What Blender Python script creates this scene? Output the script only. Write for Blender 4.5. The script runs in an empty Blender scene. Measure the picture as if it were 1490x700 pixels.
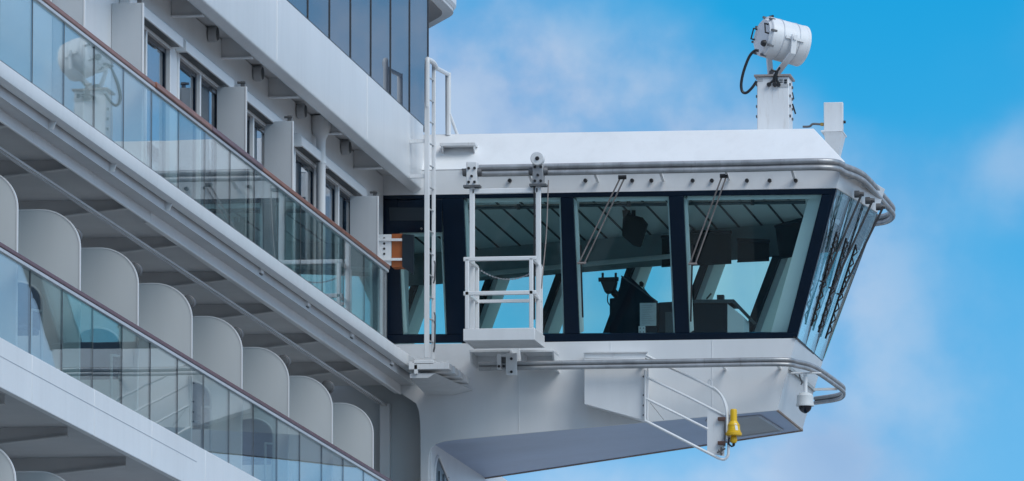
import bpy, bmesh, math, random
from mathutils import Vector, Matrix
random.seed(7)
rad = math.radians
scene = bpy.context.scene
COL = scene.collection

# ------------------------------------------------------------------ camera frame (measured from the ship's own perspective)
F = 11600.0
CX, CY = 745.0, 350.0
Yc = Vector((1627, -1445, F)).normalized()
Zc = Vector((0, F, 1445.0)).normalized()
Xc = Yc.cross(Zc)
if Xc.x < 0: Xc = -Xc
CAM = Vector((16.236, -107.62, 14.0))

def ray(px, py):
    d = Vector(((px - CX) / F, -(py - CY) / F, 1.0))
    return Vector((Xc.dot(d), Yc.dot(d), Zc.dot(d)))
def U(px, py, X=None, Y=None, Z=None):
    """Point on the world plane X=, Y= or Z= that a sight line of the survey meets."""
    d = ray(px, py)
    if X is not None: s = (X - CAM.x) / d.x
    elif Y is not None: s = (Y - CAM.y) / d.y
    else: s = (Z - CAM.z) / d.z
    return CAM + d * s
def UP(px, py, p0, n):
    d = ray(px, py)
    return CAM + d * ((p0 - CAM).dot(n) / d.dot(n))

# ------------------------------------------------------------------ materials
def nt(name):
    m = bpy.data.materials.new(name); m.use_nodes = True
    t = m.node_tree
    return m, t, t.nodes['Principled BSDF'], t.nodes.new, t.links.new
def paint(name, col, rough=0.4, var=0.07, scale=0.9, streak=0.05, bump=0.02, metallic=0.0, bscale=1.3, grime=None, gamt=0.0):
    m, t, p, N, L = nt(name)
    geo = N('ShaderNodeNewGeometry')
    n1 = N('ShaderNodeTexNoise'); n1.inputs['Scale'].default_value = scale; n1.inputs['Detail'].default_value = 6
    L(geo.outputs['Position'], n1.inputs['Vector'])
    mp = N('ShaderNodeMapping'); mp.inputs['Scale'].default_value = (3.5, 3.5, 0.4)
    L(geo.outputs['Position'], mp.inputs['Vector'])
    n2 = N('ShaderNodeTexNoise'); n2.inputs['Scale'].default_value = 1.6; n2.inputs['Detail'].default_value = 5
    L(mp.outputs[0], n2.inputs['Vector'])
    r1 = N('ShaderNodeMapRange'); r1.inputs['From Min'].default_value = .3; r1.inputs['From Max'].default_value = .7
    r1.inputs['To Min'].default_value = 1 - var; r1.inputs['To Max'].default_value = 1.0
    L(n1.outputs['Fac'], r1.inputs['Value'])
    r2 = N('ShaderNodeMapRange'); r2.inputs['From Min'].default_value = .45; r2.inputs['From Max'].default_value = .8
    r2.inputs['To Min'].default_value = 1.0; r2.inputs['To Max'].default_value = 1 - streak
    L(n2.outputs['Fac'], r2.inputs['Value'])
    mu = N('ShaderNodeMath'); mu.operation = 'MULTIPLY'; L(r1.outputs[0], mu.inputs[0]); L(r2.outputs[0], mu.inputs[1])
    mx = N('ShaderNodeMix'); mx.data_type = 'RGBA'; mx.blend_type = 'MULTIPLY'; mx.inputs['Factor'].default_value = 1
    mx.inputs['A'].default_value = (*col, 1)
    L(mu.outputs[0], mx.inputs['B'])
    out = mx.outputs['Result']
    if grime:
        n3 = N('ShaderNodeTexNoise'); n3.inputs['Scale'].default_value = 7; n3.inputs['Detail'].default_value = 8; n3.inputs['Roughness'].default_value = .7
        L(mp.outputs[0], n3.inputs['Vector'])
        r3 = N('ShaderNodeMapRange'); r3.inputs['From Min'].default_value = .56; r3.inputs['From Max'].default_value = .72
        r3.inputs['To Max'].default_value = gamt
        L(n3.outputs['Fac'], r3.inputs['Value'])
        m3 = N('ShaderNodeMix'); m3.data_type = 'RGBA'
        L(r3.outputs[0], m3.inputs['Factor']); L(out, m3.inputs['A']); m3.inputs['B'].default_value = (*grime, 1)
        out = m3.outputs['Result']
    L(out, p.inputs['Base Color'])
    p.inputs['Roughness'].default_value = rough; p.inputs['Metallic'].default_value = metallic
    if bump:
        nb = N('ShaderNodeTexNoise'); nb.inputs['Scale'].default_value = bscale; nb.inputs['Detail'].default_value = 2
        L(geo.outputs['Position'], nb.inputs['Vector'])
        b = N('ShaderNodeBump'); b.inputs['Strength'].default_value = .35; b.inputs['Distance'].default_value = bump
        L(nb.outputs['Fac'], b.inputs['Height']); L(b.outputs[0], p.inputs['Normal'])
    return m

def glass(name, tint, f0=0.05, refl=1.0, film=0.0, filmcol=(.4, .5, .6), wob=0.0, gcol=(.96, .98, 1)):
    """Pane: tinted see-through with Schlick reflection, the same from either side."""
    m = bpy.data.materials.new(name); m.use_nodes = True
    t = m.node_tree; t.nodes.clear(); N = t.nodes.new; L = t.links.new
    geo = N('ShaderNodeNewGeometry')
    dp = N('ShaderNodeVectorMath'); dp.operation = 'DOT_PRODUCT'
    L(geo.outputs['Normal'], dp.inputs[0]); L(geo.outputs['Incoming'], dp.inputs[1])
    def M(op, a, b=None):
        n = N('ShaderNodeMath'); n.operation = op
        for i, v in enumerate((a, b)):
            if v is None: continue
            if isinstance(v, (int, float)): n.inputs[i].default_value = v
            else: L(v, n.inputs[i])
        return n.outputs[0]
    c = M('ABSOLUTE', dp.outputs['Value'])
    k = M('POWER', M('SUBTRACT', 1.0, c), 5.0)
    fr = M('MULTIPLY', M('ADD', M('MULTIPLY', k, 1 - f0), f0), refl)
    tr = N('ShaderNodeBsdfTransparent'); tr.inputs[0].default_value = (*tint, 1)
    gl = N('ShaderNodeBsdfGlossy'); gl.inputs['Roughness'].default_value = 0.0; gl.inputs[0].default_value = (*gcol, 1)
    if wob:
        nb = N('ShaderNodeTexNoise'); nb.inputs['Scale'].default_value = .9; nb.inputs['Detail'].default_value = 1
        L(geo.outputs['Position'], nb.inputs['Vector'])
        b = N('ShaderNodeBump'); b.inputs['Strength'].default_value = .2; b.inputs['Distance'].default_value = wob
        L(nb.outputs['Fac'], b.inputs['Height']); L(b.outputs[0], gl.inputs['Normal'])
    base = tr.outputs[0]
    if film:
        df = N('ShaderNodeBsdfDiffuse'); df.inputs[0].default_value = (*filmcol, 1)
        fm = N('ShaderNodeMixShader'); fm.inputs[0].default_value = film
        L(tr.outputs[0], fm.inputs[1]); L(df.outputs[0], fm.inputs[2]); base = fm.outputs[0]
    mx = N('ShaderNodeMixShader'); L(fr, mx.inputs[0]); L(base, mx.inputs[1]); L(gl.outputs[0], mx.inputs[2])
    o = N('ShaderNodeOutputMaterial'); L(mx.outputs[0], o.inputs[0])
    return m

M = {}
RUST = (.22, .10, .05)
M['white'] = paint('white_ship_paint', (.78, .785, .79), .38, .09, .7, .035, .022, grime=(.45, .40, .34), gamt=.07)
M['white_worn'] = paint('worn_white_paint', (.77, .775, .78), .42, .09, 1.6, .10, .012, grime=(.42, .36, .30), gamt=.35)
M['white_clean'] = paint('clean_white_paint', (.80, .805, .81), .35, .07, .6, .06, .014, grime=(.48, .43, .38), gamt=.10)
M['panel'] = paint('divider_paint', (.60, .625, .63), .45, .05, .8, .03, .006)
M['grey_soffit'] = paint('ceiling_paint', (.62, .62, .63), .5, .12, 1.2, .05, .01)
M['grey_beam'] = paint('beam_paint', (.66, .66, .66), .5, .1, 1.2, .05, .01)
M['under'] = paint('underside_sea_tint', (.52, .61, .80), .45, .12, .8, .04, .012)  # blue light reflected off the sea is put into this colour
M['grey_plate'] = paint('grey_plate_paint', (.45, .46, .47), .5, .08, 1.4, .05, .01)
M['rustline'] = paint('rusty_edge', (.40, .30, .24), .7, .3, 8, .2, .0)
M['navy'] = paint('navy_frame_paint', (.003, .012, .028), .22, .3, 1.5, .1, .004)
M['navy'].node_tree.nodes['Principled BSDF'].inputs['Specular IOR Level'].default_value = .22
M['black'] = paint('black_rubber', (.012, .012, .014), .5, .2, 4, .0, .0)
M['chrome'] = paint('steel', (.42, .42, .43), .3, .2, 9, .2, .0, metallic=.85)
M['galv'] = paint('galvanised_steel', (.47, .47, .475), .42, .28, 5, .25, .004, metallic=.55, bscale=20, grime=(.16, .15, .14), gamt=.6)
M['galv_dark'] = paint('dark_steel', (.16, .16, .165), .5, .3, 6, .2, .0, metallic=.4)
M['capbrown'] = paint('brown_rail_cap', (.28, .10, .058), .4, .25, 5, .15, .0)
M['capmaroon'] = paint('maroon_rail_cap', (.13, .038, .046), .38, .25, 5, .15, .0)
M['capdark'] = paint('weathered_maroon_cap', (.09, .03, .038), .45, .3, 6, .2, .0)
M['alu'] = paint('pale_aluminium', (.60, .62, .65), .4, .1, 3, .1, .0, metallic=.25)
M['intceil'] = paint('cabin_ceiling', (.84, .88, .88), .6, .05, 1, .0, .0)
M['groove'] = paint('ceiling_groove', (.02, .025, .03), .7, .1, 1, .0, .0)
M['headerpaint'] = paint('header_lining', (.36, .44, .46), .6, .1, 1, .0, .0)
M['intdark'] = paint('dark_lining', (.022, .036, .048), .6, .1, 1, .0, .0)
M['intgrey'] = paint('grey_lining', (.80, .82, .80), .6, .05, 1, .0, .0)
M['floor'] = paint('deck_floor', (.40, .44, .46), .6, .1, 2, .0, .0)
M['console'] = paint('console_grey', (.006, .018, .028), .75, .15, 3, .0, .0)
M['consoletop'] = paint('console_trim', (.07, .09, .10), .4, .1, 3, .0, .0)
for k_ in ('console', 'consoletop'): M[k_].node_tree.nodes['Principled BSDF'].inputs['Specular IOR Level'].default_value = .08
M['blind'] = paint('blind_cloth', (.012, .02, .026), .7, .15, 5, .0, .0)
M['paper'] = paint('paper', (.55, .6, .6), .7, .15, 14, .0, .0)
M['yellow'] = paint('beacon_yellow', (.82, .50, .008), .35, .08, 8, .08, .0)
M['yellow_dk'] = paint('beacon_float', (.74, .44, .015), .4, .1, 8, .08, .0)
M['brown'] = paint('brown_clamp', (.12, .06, .045), .5, .2, 6, .1, .0)
M['orange'] = paint('orange_screen', (.42, .11, .025), .5, .15, 5, .1, .0)
M['cable'] = paint('black_cable', (.01, .012, .015), .4, .1, 5, .0, .0)
M['wiper'] = paint('wiper_arm', (.05, .05, .055), .45, .2, 6, .0, .0)
M['wiperpale'] = paint('wiper_link', (.36, .31, .29), .45, .3, 8, .2, .0, grime=RUST, gamt=.7)
M['chair'] = paint('chair_fabric', (.03, .055, .10), .7, .2, 6, .0, .0)
M['lamp_lens'] = paint('vent_grey', (.10, .105, .11), .5, .2, 5, .0, .0)
M['vent_body'] = paint('vent_body_paint', (.10, .10, .105), .5, .2, 5, .0, .0)
M['plate_cool'] = paint('divider_plate_paint', (.52, .55, .58), .5, .08, 1.2, .06, .01)
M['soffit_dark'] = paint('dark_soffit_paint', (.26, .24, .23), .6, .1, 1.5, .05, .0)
M['lens'] = paint('dome_lens', (.006, .010, .02), .08, .0, 1, .0, .0)
M['sky_curtain'] = paint('sky_pale_curtain', (.42, .47, .58), .8, .1, 4, .0, .02)
M['screen'] = paint('dark_screen', (.01, .02, .03), .3, .1, 3, .0, .0)
M['gasket'] = paint('gasket', (.06, .065, .07), .5, .2, 5, .0, .0)
M['brass'] = paint('brass', (.45, .28, .08), .35, .2, 8, .0, .0, metallic=.8)
M['g_wing'] = glass('wing_glass', (.85, .945, .95), .05, .26, .0)
M['g_far'] = glass('wing_far_glass', (.86, 1.0, .95), .05, .6)
M['g_end'] = glass('wing_end_glass', (.78, .88, .90), .16, .95, gcol=(.84, .97, 1))
M['g_balc'] = glass('balcony_glass', (.86, .92, .92), .06, .74, .03, (.56, .66, .72), .0022)
M['g_balc_b'] = glass('balcony_glass_dusty', (.80, .88, .88), .06, .80, .07, (.56, .66, .72), .0026)
M['g_balc_c'] = glass('balcony_glass_dark', (.72, .83, .84), .06, .70, .02, (.50, .62, .68), .0020)
M['g_screen'] = glass('windscreen_glass', (.30, .34, .38), .06, .80, .30, (.15, .19, .26), .0012)
M['g_cabin'] = glass('cabin_glass', (.40, .52, .60), .14, 1.0, .0)

# ------------------------------------------------------------------ mesh builder
class MB:
    def __init__(s): s.bm = bmesh.new()
    def _add(s, vs, fs):
        b = [s.bm.verts.new(v) for v in vs]
        for f in fs:
            try: s.bm.faces.new([b[i] for i in f])
            except ValueError: pass
        return s
    def box(s, a, b):
        x0, y0, z0 = (min(a[i], b[i]) for i in range(3)); x1, y1, z1 = (max(a[i], b[i]) for i in range(3))
        return s._add([(x0,y0,z0),(x1,y0,z0),(x1,y1,z0),(x0,y1,z0),(x0,y0,z1),(x1,y0,z1),(x1,y1,z1),(x0,y1,z1)],
                      [(3,2,1,0),(4,5,6,7),(0,1,5,4),(1,2,6,5),(2,3,7,6),(3,0,4,7)])
    def prism(s, pts, vec):
        n = len(pts); pts = [Vector(p) for p in pts]; vec = Vector(vec)
        return s._add(pts + [p + vec for p in pts], [tuple(range(n))[::-1], tuple(range(n, 2*n))] + [(i, (i+1) % n, n + (i+1) % n, n + i) for i in range(n)])
    def hexa(s, bot, top):
        """Solid between two matching polygons."""
        n = len(bot)
        return s._add([Vector(p) for p in bot] + [Vector(p) for p in top], [tuple(range(n))[::-1], tuple(range(n, 2*n))] + [(i, (i+1) % n, n + (i+1) % n, n + i) for i in range(n)])
    def bar(s, p0, p1, w, h, up=(0, 0, 1)):
        p0, p1 = Vector(p0), Vector(p1); d = (p1 - p0).normalized(); up = Vector(up)
        if abs(d.dot(up)) > .99: up = Vector((0, 1, 0))
        a = d.cross(up).normalized(); u = a.cross(d)
        q = [p0 + a*w/2*i + u*h/2*j for i, j in ((-1,-1),(1,-1),(1,1),(-1,1))]
        return s.prism(q, p1 - p0)
    def loft(s, rings, cap=True, closed=False):
        n = len(rings[0]); b = [[s.bm.verts.new(v) for v in r] for r in rings]
        m = len(rings)
        for i in range(m if closed else m - 1):
            for j in range(n):
                s.bm.faces.new((b[i][j], b[i][(j+1) % n], b[(i+1) % m][(j+1) % n], b[(i+1) % m][j]))
        if cap and not closed:
            s.bm.faces.new(b[0][::-1]); s.bm.faces.new(b[-1])
        return s
    def tube(s, path, r, seg=10, up=(0, 0, 1)):
        return s.sweep([(math.cos(2*math.pi*k/seg)*r, math.sin(2*math.pi*k/seg)*r) for k in range(seg)], path, up)
    def sweep(s, prof, path, up=None):
        P = [Vector(p) for p in path]; rings = []; prev = None
        for i, p in enumerate(P):
            d = ((P[i+1] - p).normalized() if i < len(P)-1 else Vector()) + ((p - P[i-1]).normalized() if i else Vector())
            d.normalize()
            if prev is None:
                ref = Vector(up or (0, 0, 1))
                if abs(d.dot(ref)) > .97: ref = Vector((0, 1, 0)) if abs(d.y) < .9 else Vector((1, 0, 0))
                a = d.cross(ref).normalized()
            else:
                a = (prev - d * prev.dot(d)).normalized()
            u = a.cross(d); prev = a
            rings.append([p + a*x + u*y for x, y in prof])
        return s.loft(rings)
    def cyl(s, p0, p1, r0, r1=None, seg=20):
        p0, p1 = Vector(p0), Vector(p1); r1 = r0 if r1 is None else r1
        return s.lathe(p0, p1 - p0, [(0, r0), (1, r1)], seg)
    def lathe(s, p0, axis, prof, seg=24):
        """prof: (fraction along axis, radius)."""
        p0, axis = Vector(p0), Vector(axis); d = axis.normalized()
        ref = Vector((0, 0, 1)) if abs(d.z) < .9 else Vector((0, 1, 0))
        a = d.cross(ref).normalized(); u = a.cross(d)
        return s.loft([[p0 + axis*t + (a*math.cos(2*math.pi*k/seg) + u*math.sin(2*math.pi*k/seg)) * max(r, 1e-4) for k in range(seg)] for t, r in prof])
    def build(s, name, mat, parent=None, bevel=0.0, smooth=35):
        bmesh.ops.recalc_face_normals(s.bm, faces=s.bm.faces)
        me = bpy.data.meshes.new(name); s.bm.to_mesh(me); s.bm.free()
        for p in me.polygons: p.use_smooth = True
        me.set_sharp_from_angle(angle=rad(smooth))
        o = bpy.data.objects.new(name, me); COL.objects.link(o)
        me.materials.append(mat if not isinstance(mat, str) else M[mat])
        if parent is not None:
            o.parent = parent
            o.matrix_parent_inverse = Matrix.Translation(-world_loc(parent))
        if bevel:
            b = o.modifiers.new('edge_round', 'BEVEL'); b.width = bevel; b.segments = 2; b.limit_method = 'ANGLE'; b.angle_limit = rad(40)
        return o
def world_loc(o):
    v = Vector(o.location)
    while o.parent is not None:
        # parts carry world coordinates, their parents' offsets cancel
        v = Vector((0, 0, 0)) if o.type == 'MESH' else v
        break
    return v
def tag(o, label=None, cat=None, group=None, kind=None):
    if label: o['label'] = label
    if cat: o['category'] = cat
    if group: o['group'] = group
    if kind: o['kind'] = kind
    return o
def thing(name, label, cat, loc=(0, 0, 0), group=None):
    o = bpy.data.objects.new(name, None); COL.objects.link(o); o.location = loc
    o.empty_display_size = .2
    return tag(o, label, cat, group)
def copy_tree(o, off, parent=None):
    c = o.copy(); COL.objects.link(c)
    if parent is not None: c.parent = parent
    else: c.location = Vector(o.location) + Vector(off)
    for ch in list(o.children): copy_tree(ch, off, c)
    return c
def arc(c, a, b, t0, t1, n):
    """points c + a*cos + b*sin"""
    c, a, b = Vector(c), Vector(a), Vector(b)
    return [c + a*math.cos(rad(t0 + (t1-t0)*i/n)) + b*math.sin(rad(t0 + (t1-t0)*i/n)) for i in range(n+1)]
def smooth_path(pts, n=8, closed=False):
    P = [Vector(p) for p in pts]; out = []
    for i in range(len(P)-1):
        p0 = P[max(i-1, 0)]; p1 = P[i]; p2 = P[i+1]; p3 = P[min(i+2, len(P)-1)]
        for k in range(n):
            t = k/n
            out.append(.5*((2*p1) + (-p0+p2)*t + (2*p0-5*p1+4*p2-p3)*t*t + (-p0+3*p1-3*p2+p3)*t**3))
    out.append(P[-1]); return out

# ------------------------------------------------------------------ heights on the hull (plane X = 0)
ZRA, ZGA = 26.83, 25.83        # upper balcony: rail top, glass foot
ZLA = 25.655                    # underside of its lip
ZFA = U(300, 172 + .684*300, X=-.27).z - .01   # foot of its recessed fascia
print('ZFA', ZFA)
ZRB, ZGB, ZFB = 23.98, 23.02, 22.51
ZT0, ZT1 = 28.175, 29.12        # band under the windscreen
YS = -42.0                      # aft end of what is built
PITCH = 1.70
Y0 = -27.12
TILT = .36
ZW0, ZW1 = 26.14, 28.12         # window band of the wing
PN0 = Vector((0, 0, ZW0))
NN = Vector((0, -(ZW1 - ZW0), -TILT)).normalized()   # outward normal of the near glazing
if NN.y > 0: NN = -NN
def W(px, py, off=0.0): return UP(px, py, PN0 + NN*off, NN)

# ================================================================== SEA
bm = MB(); bm.box((-900, -900, -1.0), (900, 1500, 0.0))
sea_m, t, p, N, L = nt('sea')
p.inputs['Base Color'].default_value = (.03, .075, .11, 1); p.inputs['Roughness'].default_value = .18
g = N('ShaderNodeNewGeometry'); n = N('ShaderNodeTexNoise'); n.inputs['Scale'].default_value = .5; n.inputs['Detail'].default_value = 6
L(g.outputs['Position'], n.inputs['Vector']); b = N('ShaderNodeBump'); b.inputs['Distance'].default_value = .6; L(n.outputs['Fac'], b.inputs['Height']); L(b.outputs[0], p.inputs['Normal'])
tag(bm.build('sea_water', sea_m), kind='structure')

bm = MB(); bm.box((13, -400, -.8), (400, 300, 2.2))  # unseen quay, added to bounce light up onto the undersides
tag(bm.build('bounce_quay', paint('bounce_quay_concrete', (.36, .33, .30), .8, .2, .3, .1, .0)), kind='structure')

# ================================================================== HULL BELOW + FORWARD OF THE WING
hull = thing('ship_hull', 'white hull side running on below the balconies and under the bridge wing', 'ship hull', (0, 0, 20))
mb = MB(); mb.box((-3.2, YS, 1), (0.0, 0.0, 19.65)); mb.build('lower_hull', 'white', hull)
mb = MB()   # side of the hull forward of the wing's near face (stops below the wing)
XS = .13
yA = 0.05
mb.prism([(XS, yA, 1), (XS, 30, 1), (XS, 30, 24.95), (XS, 6.5, 24.95), (XS, yA, 24.95)], (-.09, 0, 0)); mb.build('forward_hull', 'white', hull)
# dark opening with rounded corners in the forward hull side
q0 = U(631, 690, X=XS); q1 = U(658, 690, X=XS)
ztop = U(640, 666, X=XS).z
r = .42
pts = [Vector((XS + .004, q0.y, 22.0)), Vector((XS + .004, q1.y, 22.0))] + \
      [Vector((XS + .004, q1.y - r + r*math.cos(rad(a)), ztop - .25 - r + r*math.sin(rad(a)))) for a in range(0, 91, 15)] + \
      [Vector((XS + .004, q0.y + r + r*math.cos(rad(a)), ztop - r + r*math.sin(rad(a)))) for a in range(90, 181, 15)]
mb = MB(); mb.prism(pts, (-.03, 0, 0)); op = mb.build('hull_window', 'screen', hull)
mb = MB(); mb.tube(pts + [pts[0]], .025, 6); mb.build('window_rim', 'white_clean', op)
mb = MB()
for k in range(1, 4):
    yy = q0.y + (q1.y - q0.y)*k/4
    mb.box((XS + .008, yy - .012, 22.0), (XS + .02, yy + .012, ztop - .2))
mb.build('mullion', 'consoletop', op)

# ================================================================== BALCONY DECKS
def lip_profile():
    return [(0.035, ZGA), (0.035, ZLA + .07), (0.02, ZLA + .025), (-.02, ZLA), (-.07, ZLA), (-.10, ZLA + .04), (-.10, ZGA)]
upper = thing('upper_balcony', 'upper balcony deck with brown capped glass balustrade and rounded white lip', 'balcony', (0, -15, ZGA))
mb = MB(); mb.prism([(x, YS, z) for x, z in lip_profile()], (0, -YS - .07, 0)); mb.build('deck_lip', 'white_clean', upper, .006)
YE = U(563, 390, X=0).y
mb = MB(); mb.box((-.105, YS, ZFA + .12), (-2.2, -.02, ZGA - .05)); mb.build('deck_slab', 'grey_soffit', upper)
# recessed fascia: plain panels with seams aft, one smooth run forward
ysplit = U(219, 320, X=-.28).y
seams = [U(48, 200, X=-.28).y, U(137, 262, X=-.28).y, ysplit]
seams = [2*seams[0] - seams[1] - .2, *seams]
prev = YS
for i, s in enumerate(seams):
    mb = MB(); mb.prism([(-.31, prev, ZGA - .09), (-.27, prev, ZFA), (-.31, prev, ZFA), (-.35, prev, ZGA - .09)], (0, s - prev - .018, 0)); mb.build('fascia_panel', 'white', upper, .004)
    mb = MB(); mb.prism([(-.105, s - .04, ZLA + .03), (-.02, s - .04, ZLA + .004), (-.05, s - .04, ZLA - .085), (-.285, s - .04, ZLA - .10), (-.305, s - .04, ZGA - .09)], (0, .012, 0)); mb.build('lip_bracket', 'white', upper)
    prev = s
mb = MB()   # smooth run, concave in section
cur = [(-.105, ZLA + .03)] + [(-.105 - .20*math.sin(rad(a)) + .035*max(0, a - 60)/30, ZLA + .03 - (ZLA + .03 - ZFA)*(1 - math.cos(rad(a)))) for a in range(15, 91, 15)]
mb.prism([(x, ysplit, z) for x, z in cur] + [(-.36, ysplit, ZFA), (-.36, ysplit, ZLA + .03)], (0, -ysplit - .05, 0)); mb.build('fascia_run', 'white', upper)
mb = MB()   # rounded foot of the fascia
mb.tube([(-.285, YS, ZFA), (-.285, -.06, ZFA)], .018, 8); mb.build('fascia_bead', 'white_clean', upper)
# lights under the lip
for (px, py) in ((376, 394), (444, 442), (508, 487), (566, 527)):
    c = U(px, py, X=-.13)
    o = thing('soffit_light', {376: 'small white light under the deck lip, aftmost of four near mid frame', 444: 'small white light under the deck lip, second of four counting from aft',
        508: 'small white light under the deck lip, third of four counting from aft', 566: 'small white light under the deck lip, closest to the ladder foot'}[px], 'light', c, 'small lights under the upper balcony lip')
    mb = MB(); mb.box(c + Vector((-.07, -.10, -.035)), c + Vector((.055, .10, .045))); mb.build('housing', 'white_clean', o, .01)
    mb = MB(); mb.box(c + Vector((-.055, -.085, -.05)), c + Vector((.04, .085, -.0355))); mb.build('lens', 'lamp_lens', o, .004)
# glass panels
def panels(parent, zt, zb, y0, yend, mat, name='glass_panel'):
    y = y0
    while y < yend - .2:
        y2 = min(y + PITCH, yend)
        e0, e1 = random.uniform(-.0007, .0007), random.uniform(-.0007, .0007)
        mb = MB(); mb.prism([(e0 - .012, y + .014, zb - .01), (e1 - .012, y2 - .014, zb - .01), (e1, y2 - .014, zb - .01), (e0, y + .014, zb - .01)], (random.uniform(-.0008, .0008), 0, zt - zb + .01))
        g_ = mb.build(name, random.choice([mat, mat, mat + '_b', mat + '_c']), parent)
        mb = MB(); mb.box((-.018, y2 - .009, zb - .01), (.002, y2 + .009, zt)); mb.build('joint', 'gasket', g_)
        y = y2
panels(upper, ZRA - .085, ZGA, Y0 - PITCH*7, YE, 'g_balc')
mb = MB(); mb.box((-.022, YS, ZGA - .004), (.014, YE, ZGA + .022)); mb.build('glass_clamp', 'galv_dark', upper)
mb = MB(); mb.box((-.045, YS, ZRA - .082), (.022, YE + .03, ZRA - .042)); mb.build('rail_strip', 'alu', upper, .006)
def capseg(parent, ya, yb, zt, w, h, mat, name='rail_cap'):
    mb = MB(); mb.box((-.02 - w/2, ya, zt - h), (-.02 + w/2, yb, zt)); return mb.build(name, mat, parent, .012)
yj1 = U(223, 123, X=0).y; yj2 = U(304, 186, X=0).y; yj3 = U(378, 244, X=0).y
capseg(upper, YS, yj1 - .004, ZRA + .018, .10, .0595, 'capbrown')
capseg(upper, yj1, yj2 - .004, ZRA + .028, .13, .069, 'capbrown')
capseg(upper, yj2, yj3 - .004, ZRA + .026, .13, .067, 'capmaroon')
capseg(upper, yj3, YE + .05, ZRA + .018, .11, .0595, 'capbrown')
# cantilever beams under the slab + bulkhead rounds
def beam_set(parent, zc, ys):
    for y in ys:
        mb = MB()
        mb.prism([(-.34, y, zc - .09), (-.34, y, zc), (-1.9, y, zc), (-1.9, y, zc - .25)], (0, .02, 0))
        mb.prism([(-.34, y - .05, zc - .105), (-.34, y - .05, zc - .09), (-1.9, y - .05, zc - .25), (-1.9, y - .05, zc - .265)], (0, .12, 0))
        mb.build('cantilever_beam', 'grey_beam', parent)
BY = [Y0 + 3.4*k + .35 for k in range(-4, 9)]
beam_set(upper, ZFA + .12, [y for y in BY if y < -.6])
pe = U(562, 592, Y=.3)
mb = MB(); mb.bar((pe.x, YS, pe.z + .02), (pe.x, .3, pe.z + .02), .024, .024); mb.bar((pe.x - .10, YS, pe.z + .05), (pe.x - .10, .3, pe.z + .05), .02, .02)
mb.build('pipe_run', 'grey_soffit', upper)

lower = thing('lower_balcony', 'lower balcony deck with maroon capped glass balustrade above flush white fascia', 'balcony', (0, -15, ZGB))
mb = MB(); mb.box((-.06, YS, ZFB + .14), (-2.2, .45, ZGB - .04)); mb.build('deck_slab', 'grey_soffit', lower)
y = Y0 - 5*3.4; k = 0
while y < .4:
    y2 = min(y + 3.4, .4)
    mb = MB(); mb.box((-.05, y + .007, ZFB), (0.022, y2 - .007, ZGB)); mb.build('fascia_panel', 'white_clean', lower, .008)
    y = y2
mb = MB(); mb.box((-.04, YS, ZFB + .01), (.012, .4, ZGB - .01)); mb.build('fascia_backing', 'gasket', lower)
mb = MB(); mb.box((.0225, YS, ZGB - .195), (.0255, -17.5, ZGB - .188)); mb.build('fascia_seam', 'alu', lower)
panels(lower, ZRB - .085, ZGB + .0, Y0 - PITCH*7, .3, 'g_balc')
mb = MB(); mb.box((-.045, YS, ZRB - .082), (.022, .3, ZRB - .042)); mb.build('rail_strip', 'alu', lower, .006)
mb = MB(); mb.box((-.075, YS, ZRB - .041), (-.028, .3, ZRB + .016)); mb.build('rail_cap', 'capdark', lower, .012)
mb = MB(); mb.box((-.0279, YS, ZRB - .041), (.03, .3, ZRB + .008)); mb.build('rail_cap', 'capmaroon', lower, .01)
beam_set(lower, ZFB + .14, BY)

bottom = thing('bottom_balcony', 'lowest balcony level showing only its deck under the bottom dividers', 'balcony', (0, -15, 20.1))
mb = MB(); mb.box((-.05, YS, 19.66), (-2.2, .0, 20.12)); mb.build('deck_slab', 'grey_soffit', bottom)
panels(bottom, ZRB - .085 - 2.84, ZGB - 2.84, Y0 - PITCH*7, 0, 'g_balc')
mb = MB(); mb.box((-.05, YS, 19.67), (0.022, 0, ZGB - 2.84)); mb.build('fascia_panel', 'white_clean', bottom, .008)
mb = MB(); mb.box((-.075, YS, ZRB - 2.84 - .082), (.03, 0, ZRB - 2.84)); mb.build('rail_cap', 'capmaroon', bottom, .012)

# cabin walls behind lower levels
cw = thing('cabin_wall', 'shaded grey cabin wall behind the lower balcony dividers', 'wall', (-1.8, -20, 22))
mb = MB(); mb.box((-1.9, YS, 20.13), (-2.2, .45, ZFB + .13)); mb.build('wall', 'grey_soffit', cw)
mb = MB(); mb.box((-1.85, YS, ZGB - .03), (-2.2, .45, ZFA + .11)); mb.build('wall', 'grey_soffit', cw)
for k in range(-3, 8):
    yy = Y0 + 3.4*k + .6
    mb = MB(); mb.box((-1.849, yy, ZGB), (-1.82, yy + 2.2, ZGB + 2.0)); d_ = mb.build('sliding_door', 'white', cw)
    mb = MB(); mb.box((-1.819, yy + .12, ZGB + .1), (-1.81, yy + 2.08, ZGB + 1.9)); mb.build('pane', 'screen', d_)

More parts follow.
